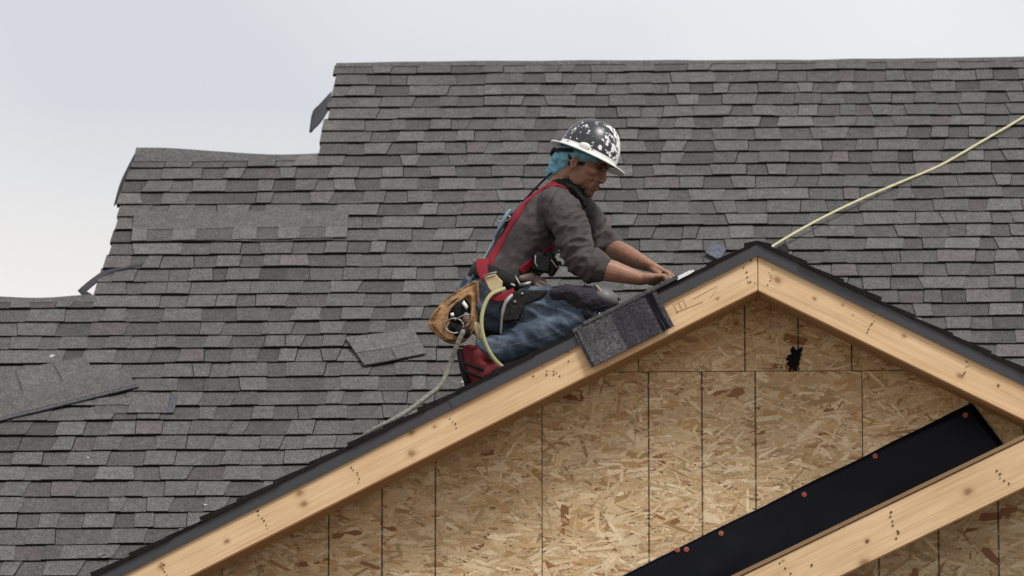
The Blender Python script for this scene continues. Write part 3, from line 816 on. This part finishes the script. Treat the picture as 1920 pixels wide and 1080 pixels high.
# head frame
ho = Q(1086, 303, YC); hy = math.radians(9)
F0 = Vector((.927, 0, -.375)); U3 = Vector((.375, 0, .927)); S0 = Vector((0, -1, 0))
F3 = (F0*math.cos(hy)+S0*math.sin(hy)).normalized(); S3 = (S0*math.cos(hy)-F0*math.sin(hy)).normalized()
def H(f, s, u): return ho+F3*f+S3*s+U3*u
def hell(mb, f, s, u, rf, rs, ru, **k): mb.ell(H(f, s, u), F3*rf, S3*rs, U3*ru, **k)

# joints
SHR, SHL = Q(1058, 392, 20.41), Q(1084, 390, 20.76)
ELR, ELL = Q(1088, 492, 20.37), Q(1130, 460, 20.80)
WRR, WRL = Q(1202, 523, 20.37), Q(1212, 496, 20.55)
HIR, HIL = Q(925, 578, 20.48), Q(925, 584, 20.70)
KNR, KNL = Q(1122, 577, 20.40), onroof(1118, 20.78, .085)
ANR, ANL = Q(912, 664, 20.41), onroof(935, 20.78, .10)
def torso(mb, e):
    mb.tube([Q(915, 582, YC), Q(931, 540, YC), Q(961, 500, YC), Q(995, 447, YC), Q(1026, 402, YC), Q(1044, 372, YC)],
            [(.165+e, .105+e), (.155+e, .106+e), (.150+e, .108+e), (.165+e, .113+e), (.160+e, .100+e), (.105+e, .062+e)], n=24)
    mb.tube([Q(1040, 385, 20.44), Q(1046, 376, YC), Q(1056, 385, 20.72)], [.066+e, .072+e, .066+e])
def arm(mb, s, el, e, r0=.064, r1=.050, upto=1.0):
    m1 = s.lerp(el, .45)
    mb.tube([s, m1, s.lerp(el, upto)], [r0+e, (r0+r1)/2+e, r1+e])
def finger(mb, pts, r): mb.tube(pts, r, n=8)
body = MB()
torso(body, -.014)
body.tube([Q(1048, 372, YC), H(-.036, 0, -.085), H(-.016, 0, -.05)], [.060, .052, .052])
# head
hell(body, .006, 0, .050, .088, .072, .080); hell(body, -.028, 0, .015, .060, .064, .062)
hell(body, .044, 0, -.026, .056, .060, .074); hell(body, .036, 0, -.072, .050, .051, .040)
hell(body, .081, 0, -.105, .021, .022, .018); hell(body, .085, 0, -.068, .024, .030, .036); hell(body, .106, 0, -.042, .016, .014, .011)
for s in (-1, 1):
    hell(body, .070, s*.043, -.024, .026, .020, .020)
    hell(body, .030, s*.050, -.070, .034, .012, .030)
    hell(body, .112, s*.013, -.044, .010, .008, .007)
    body.tube([H(.011, s*.073, -.006), H(-.002, s*.081, -.008), H(-.008, s*.084, -.022), H(.002, s*.078, -.046)], [.006, .0075, .0075, .006], n=8)
    hell(body, .005, s*.073, -.022, .011, .008, .022)
hell(body, .096, 0, .020, .017, .046, .012)
body.tube([H(.102, 0, .014), H(.109, 0, -.010), H(.119, 0, -.032), H(.115, 0, -.040)], [.009, .0100, .0115, .010], n=10)
hell(body, .104, 0, -.065, .012, .021, .0058); hell(body, .101, 0, -.079, .012, .018, .0066)
# arms and hands
for (s, el, wr) in ((SHR, ELR, WRR), (SHL, ELL, WRL)):
    arm(body, s, el, -.014)
    d = (wr-el)
    body.tube([el, el+d*.22+Vector((0, 0, -.004)), el+d*.55, el+d*.85, wr], [.044, .049, .042, .031, (.031, .026)], n=16)
def hand(mb, wr, kn, tips, thumb, hw=.036, lift=.0):
    ax = (kn-wr).normalized()
    mb.tube([wr, wr.lerp(kn, .5), kn], [(.030, .024), (hw+.004, .020), (hw+.004, .015)], n=14)
    for i, tip in enumerate(tips):
        o = Vector((0, -hw+.0255*i, 0)); b = kn+o-ax*.008
        mid = b.lerp(tip, .45)+Vector((.004, 0, .014)); m2 = b.lerp(tip, .78)+Vector((.006, 0, .006))
        finger(mb, [b, mid, m2, tip], [.0095, .0088, .0078, .0066])
    finger(mb, thumb, [.013, .0115, .0095, .008])
def rp(px, y, dz): return onroof(px, y, dz)
kR = Q(1237, 521, 20.37)
hand(body, WRR, kR, [rp(1252, 20.335, .026), rp(1260, 20.36, .026), rp(1259, 20.385, .026), rp(1252, 20.41, .026)],
     [WRR.lerp(kR, .35)+Vector((0, .03, -.006)), kR+Vector((0, .05, -.02)), kR+Vector((.02, .055, -.035)), rp(1256, 20.43, .036)])
kL = Q(1240, 508, 20.52)
hand(body, WRL, kL, [rp(1264, 20.475, .026), rp(1272, 20.50, .026), rp(1270, 20.525, .026), rp(1262, 20.55, .026)],
     [WRL.lerp(kL, .35)+Vector((0, -.03, -.01)), kL+Vector((0, -.055, -.03)), kL+Vector((.016, -.06, -.055)), rp(1254, 20.45, .036)])
# legs under the jeans
def legs(mb, e):
    mb.tube([Q(918, 565, 20.48), Q(918, 572, YC), Q(918, 570, 20.68)], [.105+e, .11+e, .105+e])
    for hi, kn, an in ((HIR, KNR, ANR), (HIL, KNL, ANL)):
        mb.tube([hi, hi.lerp(kn, .45)+Vector((0, 0, .004)), hi.lerp(kn, .85), kn], [(.088+e, .085+e), (.082+e, .078+e), (.066+e, .066+e), .060+e], n=18)
        mb.tube([kn, kn.lerp(an, .2), kn.lerp(an, .5)+Vector((0, 0, -.008)), kn.lerp(an, .85), an], [.060+e, .060+e, (.062+e, .060+e), .049+e, .045+e], n=16)
legs(body, -.014)
hinv = Matrix((F3, S3, U3))
def skincol(p):
    q = hinv @ (p-ho); base = (.265, .133, .085)
    if q.length < .2:
        f, s, u = q
        if abs(s) < .03 and f > .094 and -.086 < u < -.060: return (.16, .068, .05)           # lips
        if f > .07 and abs(s) < .036 and -.062 < u < -.050: return (.11, .055, .038)            # moustache
        if f > .05 and abs(s) < .030 and u < -.092: return (.10, .052, .036)                    # chin beard
        if .016 < f < .040 and abs(s) > .05 and u > -.022: return (.02, .014, .011)               # sideburn
        if u < -.055 and f > -.01: return (.215, .107, .069)
    return base
remesh('body', body, .0036, M['skin'], person, 2, colf=skincol)
for s in (-1, 1):
    mb = MB(); hell(mb, .0955, s*.031, -.001, .009, .014, .0060); mb.build('eye', M['eye'], person, True)
    mb = MB(); mb.tube([H(.110, s*.012, .012), H(.109, s*.030, .017), H(.094, s*.048, .013)], [.0035, .0044, .003], n=8); mb.build('eyebrow', M['hair'], person, True)
mb = MB(); hell(mb, -.022, 0, .008, .066, .072, .058); hell(mb, .012, 0, .045, .080, .0755, .062)
mb.build('hair', M['hair'], person, True)

# shirt: torso, sleeves to the elbow with rolled cuffs, folds pressed into the mesh
sh = MB(); torso(sh, .004)
sh.tube([SHR+Vector((-.01, .02, .0)), SHR.lerp(ELR, .3), SHR.lerp(ELR, .62), SHR.lerp(ELR, .92)], [.074, .070, .065, .060], n=18)
sh.tube([SHL+Vector((-.01, -.02, .0)), SHL.lerp(ELL, .3), SHL.lerp(ELL, .62), SHL.lerp(ELL, .9)], [.072, .066, .060, .056], n=18)
for (s, el, wr, q0, q1, rr_) in ((SHR, ELR, WRR, .80, 1.02, .062), (SHL, ELL, WRL, .78, 1.0, .057)):
    a = s.lerp(el, q0); b = el+(wr-el)*.12
    c = s.lerp(el, .97)
    sh.tube([a.lerp(c, .3), c, b], [rr_, rr_+.001, rr_*.9], n=18)
    dv = (wr-el).normalized(); b2 = el+dv*.045
    sh.tube([b2-dv*.012, b2+dv*.004, b2+dv*.018], [rr_*.98, rr_*1.15, rr_*1.0], n=18)
def shirt_disp(v, n):
    dR = (v-SHR.lerp(ELR, .62)); near = math.exp(-(dR.length/.16)**2)+math.exp(-((v-ELL).length/.14)**2)
    a = noise.noise(Vector((v.x*16+v.z*14, v.y*9, v.z*26-v.x*18)))
    b = noise.noise(Vector((v.x*7+3, v.y*7, v.z*8)))
    r_ = (1-abs(a)*2.2)
    return .0060*b+near*.013*r_+.006*(1-abs(noise.noise(Vector((v.x*11-v.z*6, v.y*8, v.z*9+v.x*9))))*2)-.004
shirt = remesh('shirt', sh, .0052, M['shirt'], person, 2, shirt_disp)
# jeans
jn = MB(); legs(jn, .006)
jn.tube([Q(905, 560, YC), Q(925, 545, YC), Q(937, 530, YC)], [(.165, .11), (.168, .115), (.162, .112)], n=24)
def jean_disp(v, n):
    a = noise.noise(Vector((v.x*10, v.y*9, v.z*22+v.x*9))); b = noise.noise(Vector((v.x*4, v.y*6, v.z*7+2)))
    k_ = math.exp(-((v-KNR).length/.17)**2)+math.exp(-((v-HIR).length/.15)**2)
    return .009*b+(.007+.013*k_)*(1-abs(a)*2.1)-.005
jeans = remesh('jeans', jn, .0065, M['denim'], person, 3, jean_disp)
def seam(name, pix, mat, r_, parent):
    pts = [surf(name, p.x, p.y, r_*.5) for p in spline([Vector((x, y, 0)) for x, y in pix], 8)]; pts = [p[0] for p in pts if p]
    mb = MB(); mb.tube(pts, [r_]*len(pts), n=6); mb.build('seam', mat, parent, True)
M['thread'] = plain('pale_thread', (.16, .17, .18), .8); M['shirt_seam'] = plain('shirt_seam', (.05, .042, .042), .9)
seam('jeans', [(918, 652), (950, 648), (990, 640), (1030, 628), (1062, 614)], M['thread'], .0009, jeans)
seam('jeans', [(955, 612), (990, 606), (1030, 596), (1070, 588)], M['thread'], .0008, jeans)
seam('shirt', [(1050, 352), (1038, 368), (1028, 392), (1024, 416), (1028, 440)], M['shirt_seam'], .0022, shirt)

# shoes: toe dug in, heel up
def shoe(an, y, tx):
    root = MB(); heel = an+Vector((-.085, 0, -.01)); 
    toe = onroof(tx, y, .035); ball = toe+Vector((.02, 0, .045))
    root.tube([heel+Vector((.02, 0, .012)), heel.lerp(toe, .35)+Vector((.030, 0, 0)), heel.lerp(toe, .7)+Vector((.028, 0, 0)), toe+Vector((.03, 0, .0))], [(.036, .040), (.040, .048), (.045, .042), (.040, .030)], n=16)
    root.tube([an+Vector((.02, 0, .005)), an+Vector((-.035, 0, -.01)), heel.lerp(toe, .4)+Vector((.05, 0, 0))], [.050, .052, .050], n=16)
    root.tube([toe+Vector((.03, 0, .01)), toe+Vector((.085, 0, .04)), an+Vector((.04, 0, -.05))], [(.042, .026), (.042, .03), (.04, .035)], n=14)
    o = remesh('shoe', root, .006, M['red_shoe'], person, 3)
    so_ = MB(); h2 = heel+Vector((-.018, 0, .0)); t2 = toe+Vector((-.004, 0, -.012))
    so_.tube([h2+Vector((0, 0, .018)), h2.lerp(t2, .4), h2.lerp(t2, .75), t2], [(.036, .013), (.036, .014), (.044, .014), (.038, .014)], n=14)
    so_.build('sole', M['black'], o, True)
    for k_ in (.30, .62):
        st = MB(); a = heel.lerp(toe, k_)+Vector((-.005, -.048, 0)); b = a+Vector((.075, -.008, -.03))
        st.tube([a, a.lerp(b, .5)+Vector((0, -.004, 0)), b], [(.004, .0055)]*3, n=8); st.build('stripe', M['black'], o, True)
    return o
shoe(ANR, 20.41, 880); shoe(ANL, 20.78, 905)

# hard hat
hat_c = (.022, 0, .036); ha, hb, hh = .119, .110, .142
hca, hsa = math.cos(math.radians(3.0)), math.sin(math.radians(3.0))
def hatpt(f, s, u): return H(hat_c[0]+f*hca+u*hsa, hat_c[1]+s, hat_c[2]+u*hca-f*hsa)
vs_, fs, cl = [], [], []
NU, NV = 56, 18
for j in range(NV+1):
    t = j/NV*math.pi/2
    for i in range(NU):
        p = 6.28318*i/NU; ct = math.cos(t)**.82; st_ = math.sin(t)**.95
        f, s = ha*ct*math.cos(p), hb*ct*math.sin(p)
        rib = .0035*max(0, 1-abs(s)/.012)*st_+.0022*max(0, 1-abs(abs(s)-.035)/.009)*st_
        vs_.append(hatpt(f, s, hh*st_+rib))
for j in range(NV):
    for i in range(NU):
        fs.append([j*NU+i, j*NU+(i+1) % NU, (j+1)*NU+(i+1) % NU, (j+1)*NU+i])
        p = 6.28318*(i+.5)/NU; t = (j+.5)/NV
        v_ = .445+.17*max(0, math.cos(p))**2*(1-.3*t)+(.25 if t < .05 else 0)+(.035 if math.sin(p) > 0 and .2 < t < .8 else 0)+.03*(math.sin(p) < 0)
        if t > .82: v_ -= .05
        cl.append((v_, v_, v_))
hat = mesh('hard_hat', vs_, fs, M['hat'], person, True, cl)
mb = MB(); n = 56
ring = []
for i in range(n):
    p = 6.28318*i/n; fr = max(0, math.cos(p)); 
    def br(k_, du): 
        ex = .034+.010*fr; return hatpt((ha+ex*k_)*math.cos(p), (hb+.028*k_)*math.sin(p), du)
    ring.append([br(-.06, .006), br(.0, .004), br(.35, -.003), br(.8, -.009), br(1, -.008), br(1.03, -.012), br(.95, -.015), br(.35, -.008), br(-.06, -.004)])
m_ = len(ring[0])
fs = [[i*m_+j, i*m_+(j+1) % m_, ((i+1) % n)*m_+(j+1) % m_, ((i+1) % n)*m_+j] for i in range(n) for j in range(m_)]
mesh('brim', [v for r_ in ring for v in r_], fs, M['brim'], hat, True)
mb = MB(); mb.ell(hatpt(.005, hb+.004, .012), F3*.024, S3*.007, U3*.013); mb.build('accessory_slot', M['brim'], hat, True)
# head scarf with a knot behind, goggle strap
sc = MB(); hell(sc, -.014, 0, .014, .079, .0795, .030); hell(sc, -.044, .004, -.010, .046, .067, .034)
hell(sc, -.050, .0, -.042, .034, .058, .028); hell(sc, -.070, .004, -.070, .030, .054, .030); hell(sc, -.072, .035, -.026, .026, .032, .024); hell(sc, -.078, .03, -.056, .016, .026, .022); hell(sc, .03, .0, .022, .058, .0765, .014)
sc.tube([H(-.075, .035, -.05), H(-.086, .03, -.085), H(-.082, .025, -.10)], [.017, .014, .008])
def sc_disp(v, n): return .0055*(1-2*abs(noise.noise(Vector((v.x*45+v.z*30, v.y*26, v.z*60)))))
remesh('head_scarf', sc, .0045, M['blue_cloth'], person, 2, sc_disp)
mb = MB(); hell(mb, -.104, .03, -.004, .009, .02, .020); mb.tube([H(-.10, .05, .0), H(-.06, .078, .010), H(-.02, .084, .018)], [(.003, .007)]*3, n=8)
mb.build('goggle_strap', M['black'], person, True)
# dark neck scarf
nk = MB()
nk.tube([Q(1044, 350, YC), Q(1062, 350, YC), Q(1080, 360, YC-.01)], [(.066, .024), (.074, .030), (.060, .030)], n=16)
nk.tube([Q(1066, 350, 20.505), Q(1080, 358, 20.50), Q(1091, 374, 20.505), Q(1098, 388, 20.515)], [.012, .011, .009, .005], n=12)
remesh('neck_scarf', nk, .006, M['scarf'], person, 2, sc_disp)

# ---------------------------------------------------------------- harness
harness = MB()
def strap(mb, pts, wdt, th=.004, ref=(0, 1, 0)):
    P = spline(pts, 6); ref = Vector(ref); vs_ = []; n = 8
    for i, p in enumerate(P):
        t = (P[min(i+1, len(P)-1)]-P[max(i-1, 0)]).normalized(); a = (ref-t*ref.dot(t)).normalized(); b = t.cross(a)
        k_ = 1+.05*math.sin(i*.9)
        for (x, y) in ((-1, -.5), (-.85, -1), (.85, -1), (1, -.5), (1, .5), (.85, 1), (-.85, 1), (-1, .5)):
            vs_.append(p+a*(x*wdt*k_)+b*(y*th))
    m_ = len(P)
    fs = [[j*n+i, j*n+(i+1) % n, (j+1)*n+(i+1) % n, (j+1)*n+i] for j in range(m_-1) for i in range(n)]
    mb.add(vs_, fs+[list(range(n))[::-1], [(m_-1)*n+i for i in range(n)]])
hs_ = MB()
band_on(hs_, 'shirt', [(1076, 362), (1060, 352), (1040, 346), (1012, 356), (988, 378), (968, 405), (953, 431), (937, 460), (920, 488), (914, 512)], .019)
har = hs_.build('harness', M['red'], person)
def part(name, mat, parent, *prims, smooth=True):
    mb = MB()
    for p in prims: p(mb)
    return mb.build(name, mat, parent, smooth)
part('webbing', M['red'], har, lambda b: strap(b, [Q(905, 486, 20.425), Q(906, 505, 20.41), Q(918, 530, 20.395)], .006, .024), smooth=False)
part('webbing', M['red'], har, lambda b: band_on(b, 'shirt', [(1036, 462), (1020, 474), (1000, 488), (975, 510)], .014), smooth=False)
part('webbing', M['red'], har, lambda b: strap(b, [Q(918, 552, 20.365), Q(938, 558, 20.355), Q(965, 546, 20.36)], .005, .014), smooth=False)
part('back_pad', M['pad_blue'], har, lambda b: b.tube([Q(956, 396, 20.51), Q(944, 416, 20.51), Q(930, 442, 20.51)], [(.03, .008), (.04, .012), (.02, .007)]))
part('d_ring', M['steel'], har, lambda b: b.tube([Q(945+12*math.cos(t*.39), 411+5*math.sin(t*.39)+-.25*12*math.cos(t*.39), 20.485) for t in range(17)], [.0036]*17, n=8))
part('lanyard', M['pad_blue'], har, lambda b: b.tube(spline([Q(936, 432, 20.52), Q(917, 468, 20.50), Q(897, 503, 20.47), Q(876, 535, 20.45)], 6), [(.010, .004)]*19, n=8))
part('lanyard', M['black'], har, lambda b: b.tube(spline([Q(1033, 325, 20.50), Q(1012, 345, 20.50), Q(985, 374, 20.495)], 6), [.0045]*13, n=8))
part('chest_buckle', M['black'], har, lambda b: b.box(Q(1016, 495, 20.40), (.030, 0, -.006), (0, .03, 0), (.005, 0, .028)), lambda b: b.ell(Q(1010, 482, 20.41), (.028, 0, 0), (0, .03, 0), (0, 0, .020)),
     lambda b: b.tube([Q(1030, 480, 20.40), Q(1040, 500, 20.39), Q(1034, 512, 20.39)], [.018, .022, .014]), lambda b: b.ell(Q(1046, 495, 20.39), (.014, 0, .006), (0, .015, 0), (-.004, 0, .010)), smooth=False)
part('buckle_clip', M['steel'], har, lambda b: b.tube([Q(1004, 480, 20.37), Q(1003, 492, 20.365), Q(1007, 500, 20.368)], [.0035]*3, n=6))
part('buckle_clip', M['steel'], har, lambda b: b.tube([Q(1034, 488, 20.368), Q(1044, 502, 20.365), Q(1050, 498, 20.366)], [.0025]*3, n=6))

# ---------------------------------------------------------------- tool belt and pouches
def belt_ring(c, ax, ay, wz, th, mat, name, parent, n=40):
    vs_ = []; upv = Vector((.42, 0, .9)).normalized(); fx = Vector((.9, 0, -.42)).normalized(); sy = Vector((0, -1, 0))
    for i in range(n):
        t = 6.28318*i/n
        for (r_, z) in ((0, -wz), (th, -wz*.9), (th, wz*.9), (0, wz)):
            vs_.append(c+fx*((ax+r_)*math.cos(t))+sy*((ay+r_)*math.sin(t))+upv*z)
    fs = [[i*4+j, ((i+1) % n)*4+j, ((i+1) % n)*4+(j+1) % 4, i*4+(j+1) % 4] for i in range(n) for j in range(4)]
    return mesh(name, vs_, fs, mat, parent, True)
belt = belt_ring(Q(944, 534, YC), .130, .186, .030, .012, M['belt'], 'tool_belt', person)
hb_ = MB(); (lambda b: b.prism([Q(x, y, 20.40) for x, y in ((950, 547), (1034, 542), (1020, 556), (985, 575), (975, 602), (940, 606), (936, 575))], [Q(x, y, 20.352) for x, y in ((952, 549), (1030, 544), (1017, 555), (982, 573), (972, 599), (943, 603), (939, 575))]))(hb_)
remesh('hip_bag', hb_, .004, M['belt'], belt, 3, lambda v, n: .004*noise.noise(v*22)+.002*noise.noise(v*60))
part('rivet', M['steel'], belt, lambda b: b.ell(Q(979, 551, 20.350), (.006, 0, 0), (0, .004, 0), (0, 0, .006), nu=10, nv=6))
part('rivet', M['steel'], belt, lambda b: b.ell(Q(965, 566, 20.350), (.006, 0, 0), (0, .004, 0), (0, 0, .006), nu=10, nv=6))
bk = MB(); bk.prism([Q(x, y, 20.40) for x, y in ((906, 519), (929, 512), (944, 527), (943, 549), (927, 557), (915, 541))], [Q(x, y, 20.36) for x, y in ((909, 521), (929, 515), (941, 529), (940, 547), (928, 553), (917, 540))])
bkl = bk.build('hammer_loop', M['leather_pale'], belt)
part('clasp', M['steel'], belt, lambda b: b.tube([Q(907, 519, 20.358), Q(919, 513, 20.352), Q(930, 511, 20.356)], [.0045]*3, n=8))
part('hammer', M['steel'], belt, lambda b: b.tube(spline([Q(962, 552, 20.36), Q(949, 566, 20.345), Q(942, 588, 20.34), Q(939, 624, 20.345)], 5), [(.007, .010)]*6+[(.006, .008)]*5+[(.005, .005)]*5, n=8))
part('yellow_strap', M['hose'], belt, lambda b: b.tube(spline([Q(946, 541, 20.36), Q(920, 553, 20.335), Q(906, 580, 20.325), Q(903, 612, 20.32), Q(911, 645, 20.32), Q(926, 672, 20.33), Q(944, 690, 20.345)], 6), [(.005, .0078)]*37, n=10))
part('spool', M['leather_pale'], belt, lambda b: b.tube([Q(893, 608, 20.35), Q(897, 622, 20.34), Q(900, 633, 20.35)], [.011, .014, .010], n=10))
part('work_glove', M['glove'], belt, lambda b: b.ell(Q(1008, 527, 20.42), (.035, 0, -.012), (0, .02, 0), (.005, 0, .020)), lambda b: b.tube([Q(1012, 528, 20.40), Q(1028, 538, 20.40), Q(1036, 544, 20.40)], [.010, .009, .007]),
     lambda b: b.tube([Q(1006, 533, 20.40), Q(1020, 542, 20.395), Q(1028, 547, 20.40)], [.009, .008, .007]), lambda b: b.tube([Q(996, 520, 20.41), Q(978, 522, 20.41)], [.018, .012]))
part('metal_tools', M['steel'], belt, lambda b: b.tube([Q(952, 530, 20.40), Q(964, 536, 20.395)], [.007, .006], n=8), lambda b: b.tube([Q(966, 518, 20.40), Q(975, 534, 20.395)], [.004, .005], n=8), lambda b: b.box(Q(985, 533, 20.385), (.022, 0, .004), (0, .005, 0), (0, 0, .007)))
# leather pouch: outer shell, rim with an open mouth, dark inside, tools
out = [(894, 528), (876, 537), (845, 556), (826, 574), (805, 607), (824, 630), (842, 642), (868, 640), (888, 618), (895, 590), (897, 555)]
inn = [(884, 552), (872, 556), (850, 572), (838, 588), (840, 612), (862, 618), (880, 606), (886, 580)]
pch = MB(); pch.prism([Q(x, y, 20.46) for x, y in out], [Q((x*.90+856*.10), (y*.90+588*.10), 20.385) for x, y in out])
P = spline([Q(x, y, 20.372+.008*math.sin(i*1.7)) for i, (x, y) in enumerate(inn+[inn[0]])], 4); pch.tube(P, [(.014, .007)]*len(P), n=10, cap=False)
P = spline([Q(x, y, 20.40+.015*math.sin(i)) for i, (x, y) in enumerate(out+[out[0]])], 4); pch.tube(P, [(.018, .0045)]*len(P), n=10, cap=False)
pch.prism([Q(x, y, 20.385) for x, y in ((806, 607), (836, 586), (848, 618), (866, 640), (840, 641), (822, 628))], [Q(x, y, 20.358) for x, y in ((811, 607), (836, 590), (846, 619), (860, 636), (840, 637), (825, 625))])
pouch = remesh('tool_pouch', pch, .0034, M['leather'], belt, 1, lambda v, n: .0022*noise.noise(v*24)+.001*noise.noise(v*70))
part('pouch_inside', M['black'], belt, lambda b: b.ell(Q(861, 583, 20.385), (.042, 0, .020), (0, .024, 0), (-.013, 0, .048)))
part('ring_clip', M['steel'], belt, lambda b: b.tube([Q(852+17*math.cos(t*.393), 611+14*math.sin(t*.393), 20.345+.006*math.sin(t)) for t in range(17)], [.0036]*17, n=8, cap=False),
     lambda b: b.tube(spline([Q(853, 600, 20.34), Q(868, 592, 20.335), Q(880, 590, 20.34)], 4), [.003]*9, n=8))
part('clip_tangle', M['black'], belt, lambda b: b.ell(Q(866, 622, 20.36), (.032, 0, -.01), (0, .02, 0), (.008, 0, .026)), lambda b: b.ell(Q(850, 612, 20.355), (.02, 0, 0), (0, .012, 0), (0, 0, .018)), lambda b: b.tube([Q(868, 628, 20.34), Q(858, 645, 20.335)], [.009, .008], n=8))
part('nail_scraps', M['white'], belt, lambda b: b.box(Q(872, 572, 20.355), (.004, 0, .006), (0, .003, 0), (-.008, 0, .012)), lambda b: b.box(Q(848, 590, 20.35), (.006, 0, .002), (0, .003, 0), (-.002, 0, .006)))
part('worn_patch', M['glove'], belt, lambda b: b.ell(Q(874, 596, 20.362), (.014, 0, 0), (0, .01, 0), (0, 0, .022)))

# ---------------------------------------------------------------- knee pads
kp = MB()
kp.tube([Q(1042, 552, 20.375), Q(1062, 550, 20.37), Q(1085, 556, 20.37)], [(.05, .028), (.06, .034), (.065, .040)], n=14)
kp.tube([Q(1080, 560, 20.38), Q(1105, 565, 20.38), Q(1128, 568, 20.385)], [(.07, .050), (.078, .060), (.072, .058)], n=16)
kp.ell(Q(1100, 588, 20.37), (.04, 0, -.01), (0, .05, 0), (0, 0, .03))
def kp_disp(v, n): return .007*noise.noise(v*40)+.004*noise.noise(v*85)
kpo = remesh('knee_pad', kp, .006, M['kneepad'], person, 2, kp_disp)
part('pad_cap', M['kneepad_grey'], kpo, lambda b: b.ell(Q(1134, 560, 20.38), Vector((.052, 0, -.026)), (0, .072, 0), Vector((.018, 0, .036))))
part('pad_strap', M['leather_pale'], kpo, lambda b: b.tube([Q(1118+10*math.sin(t*.35)+t*.4, 535+t*4.0, 20.315+.010*abs(t-5)/5) for t in range(11)], [.0028]*11, n=6))
part('pad_clip', M['black'], kpo, lambda b: b.tube([Q(1150, 556, 20.36), Q(1163, 562, 20.355)], [.006, .003], n=8), lambda b: b.tube([Q(1146, 570, 20.35), Q(1166, 573, 20.345)], [.009, .004], n=8), lambda b: b.tube([Q(1138, 580, 20.35), Q(1160, 582, 20.345)], [.010, .006], n=8),
     lambda b: b.ell(Q(1128, 588, 20.36), (.03, 0, 0), (0, .03, 0), (0, 0, .02)))
part('pad_buckle', M['steel'], kpo, lambda b: b.tube([Q(1124, 588, 20.315), Q(1121, 597, 20.31)], [.005, .004], n=8))
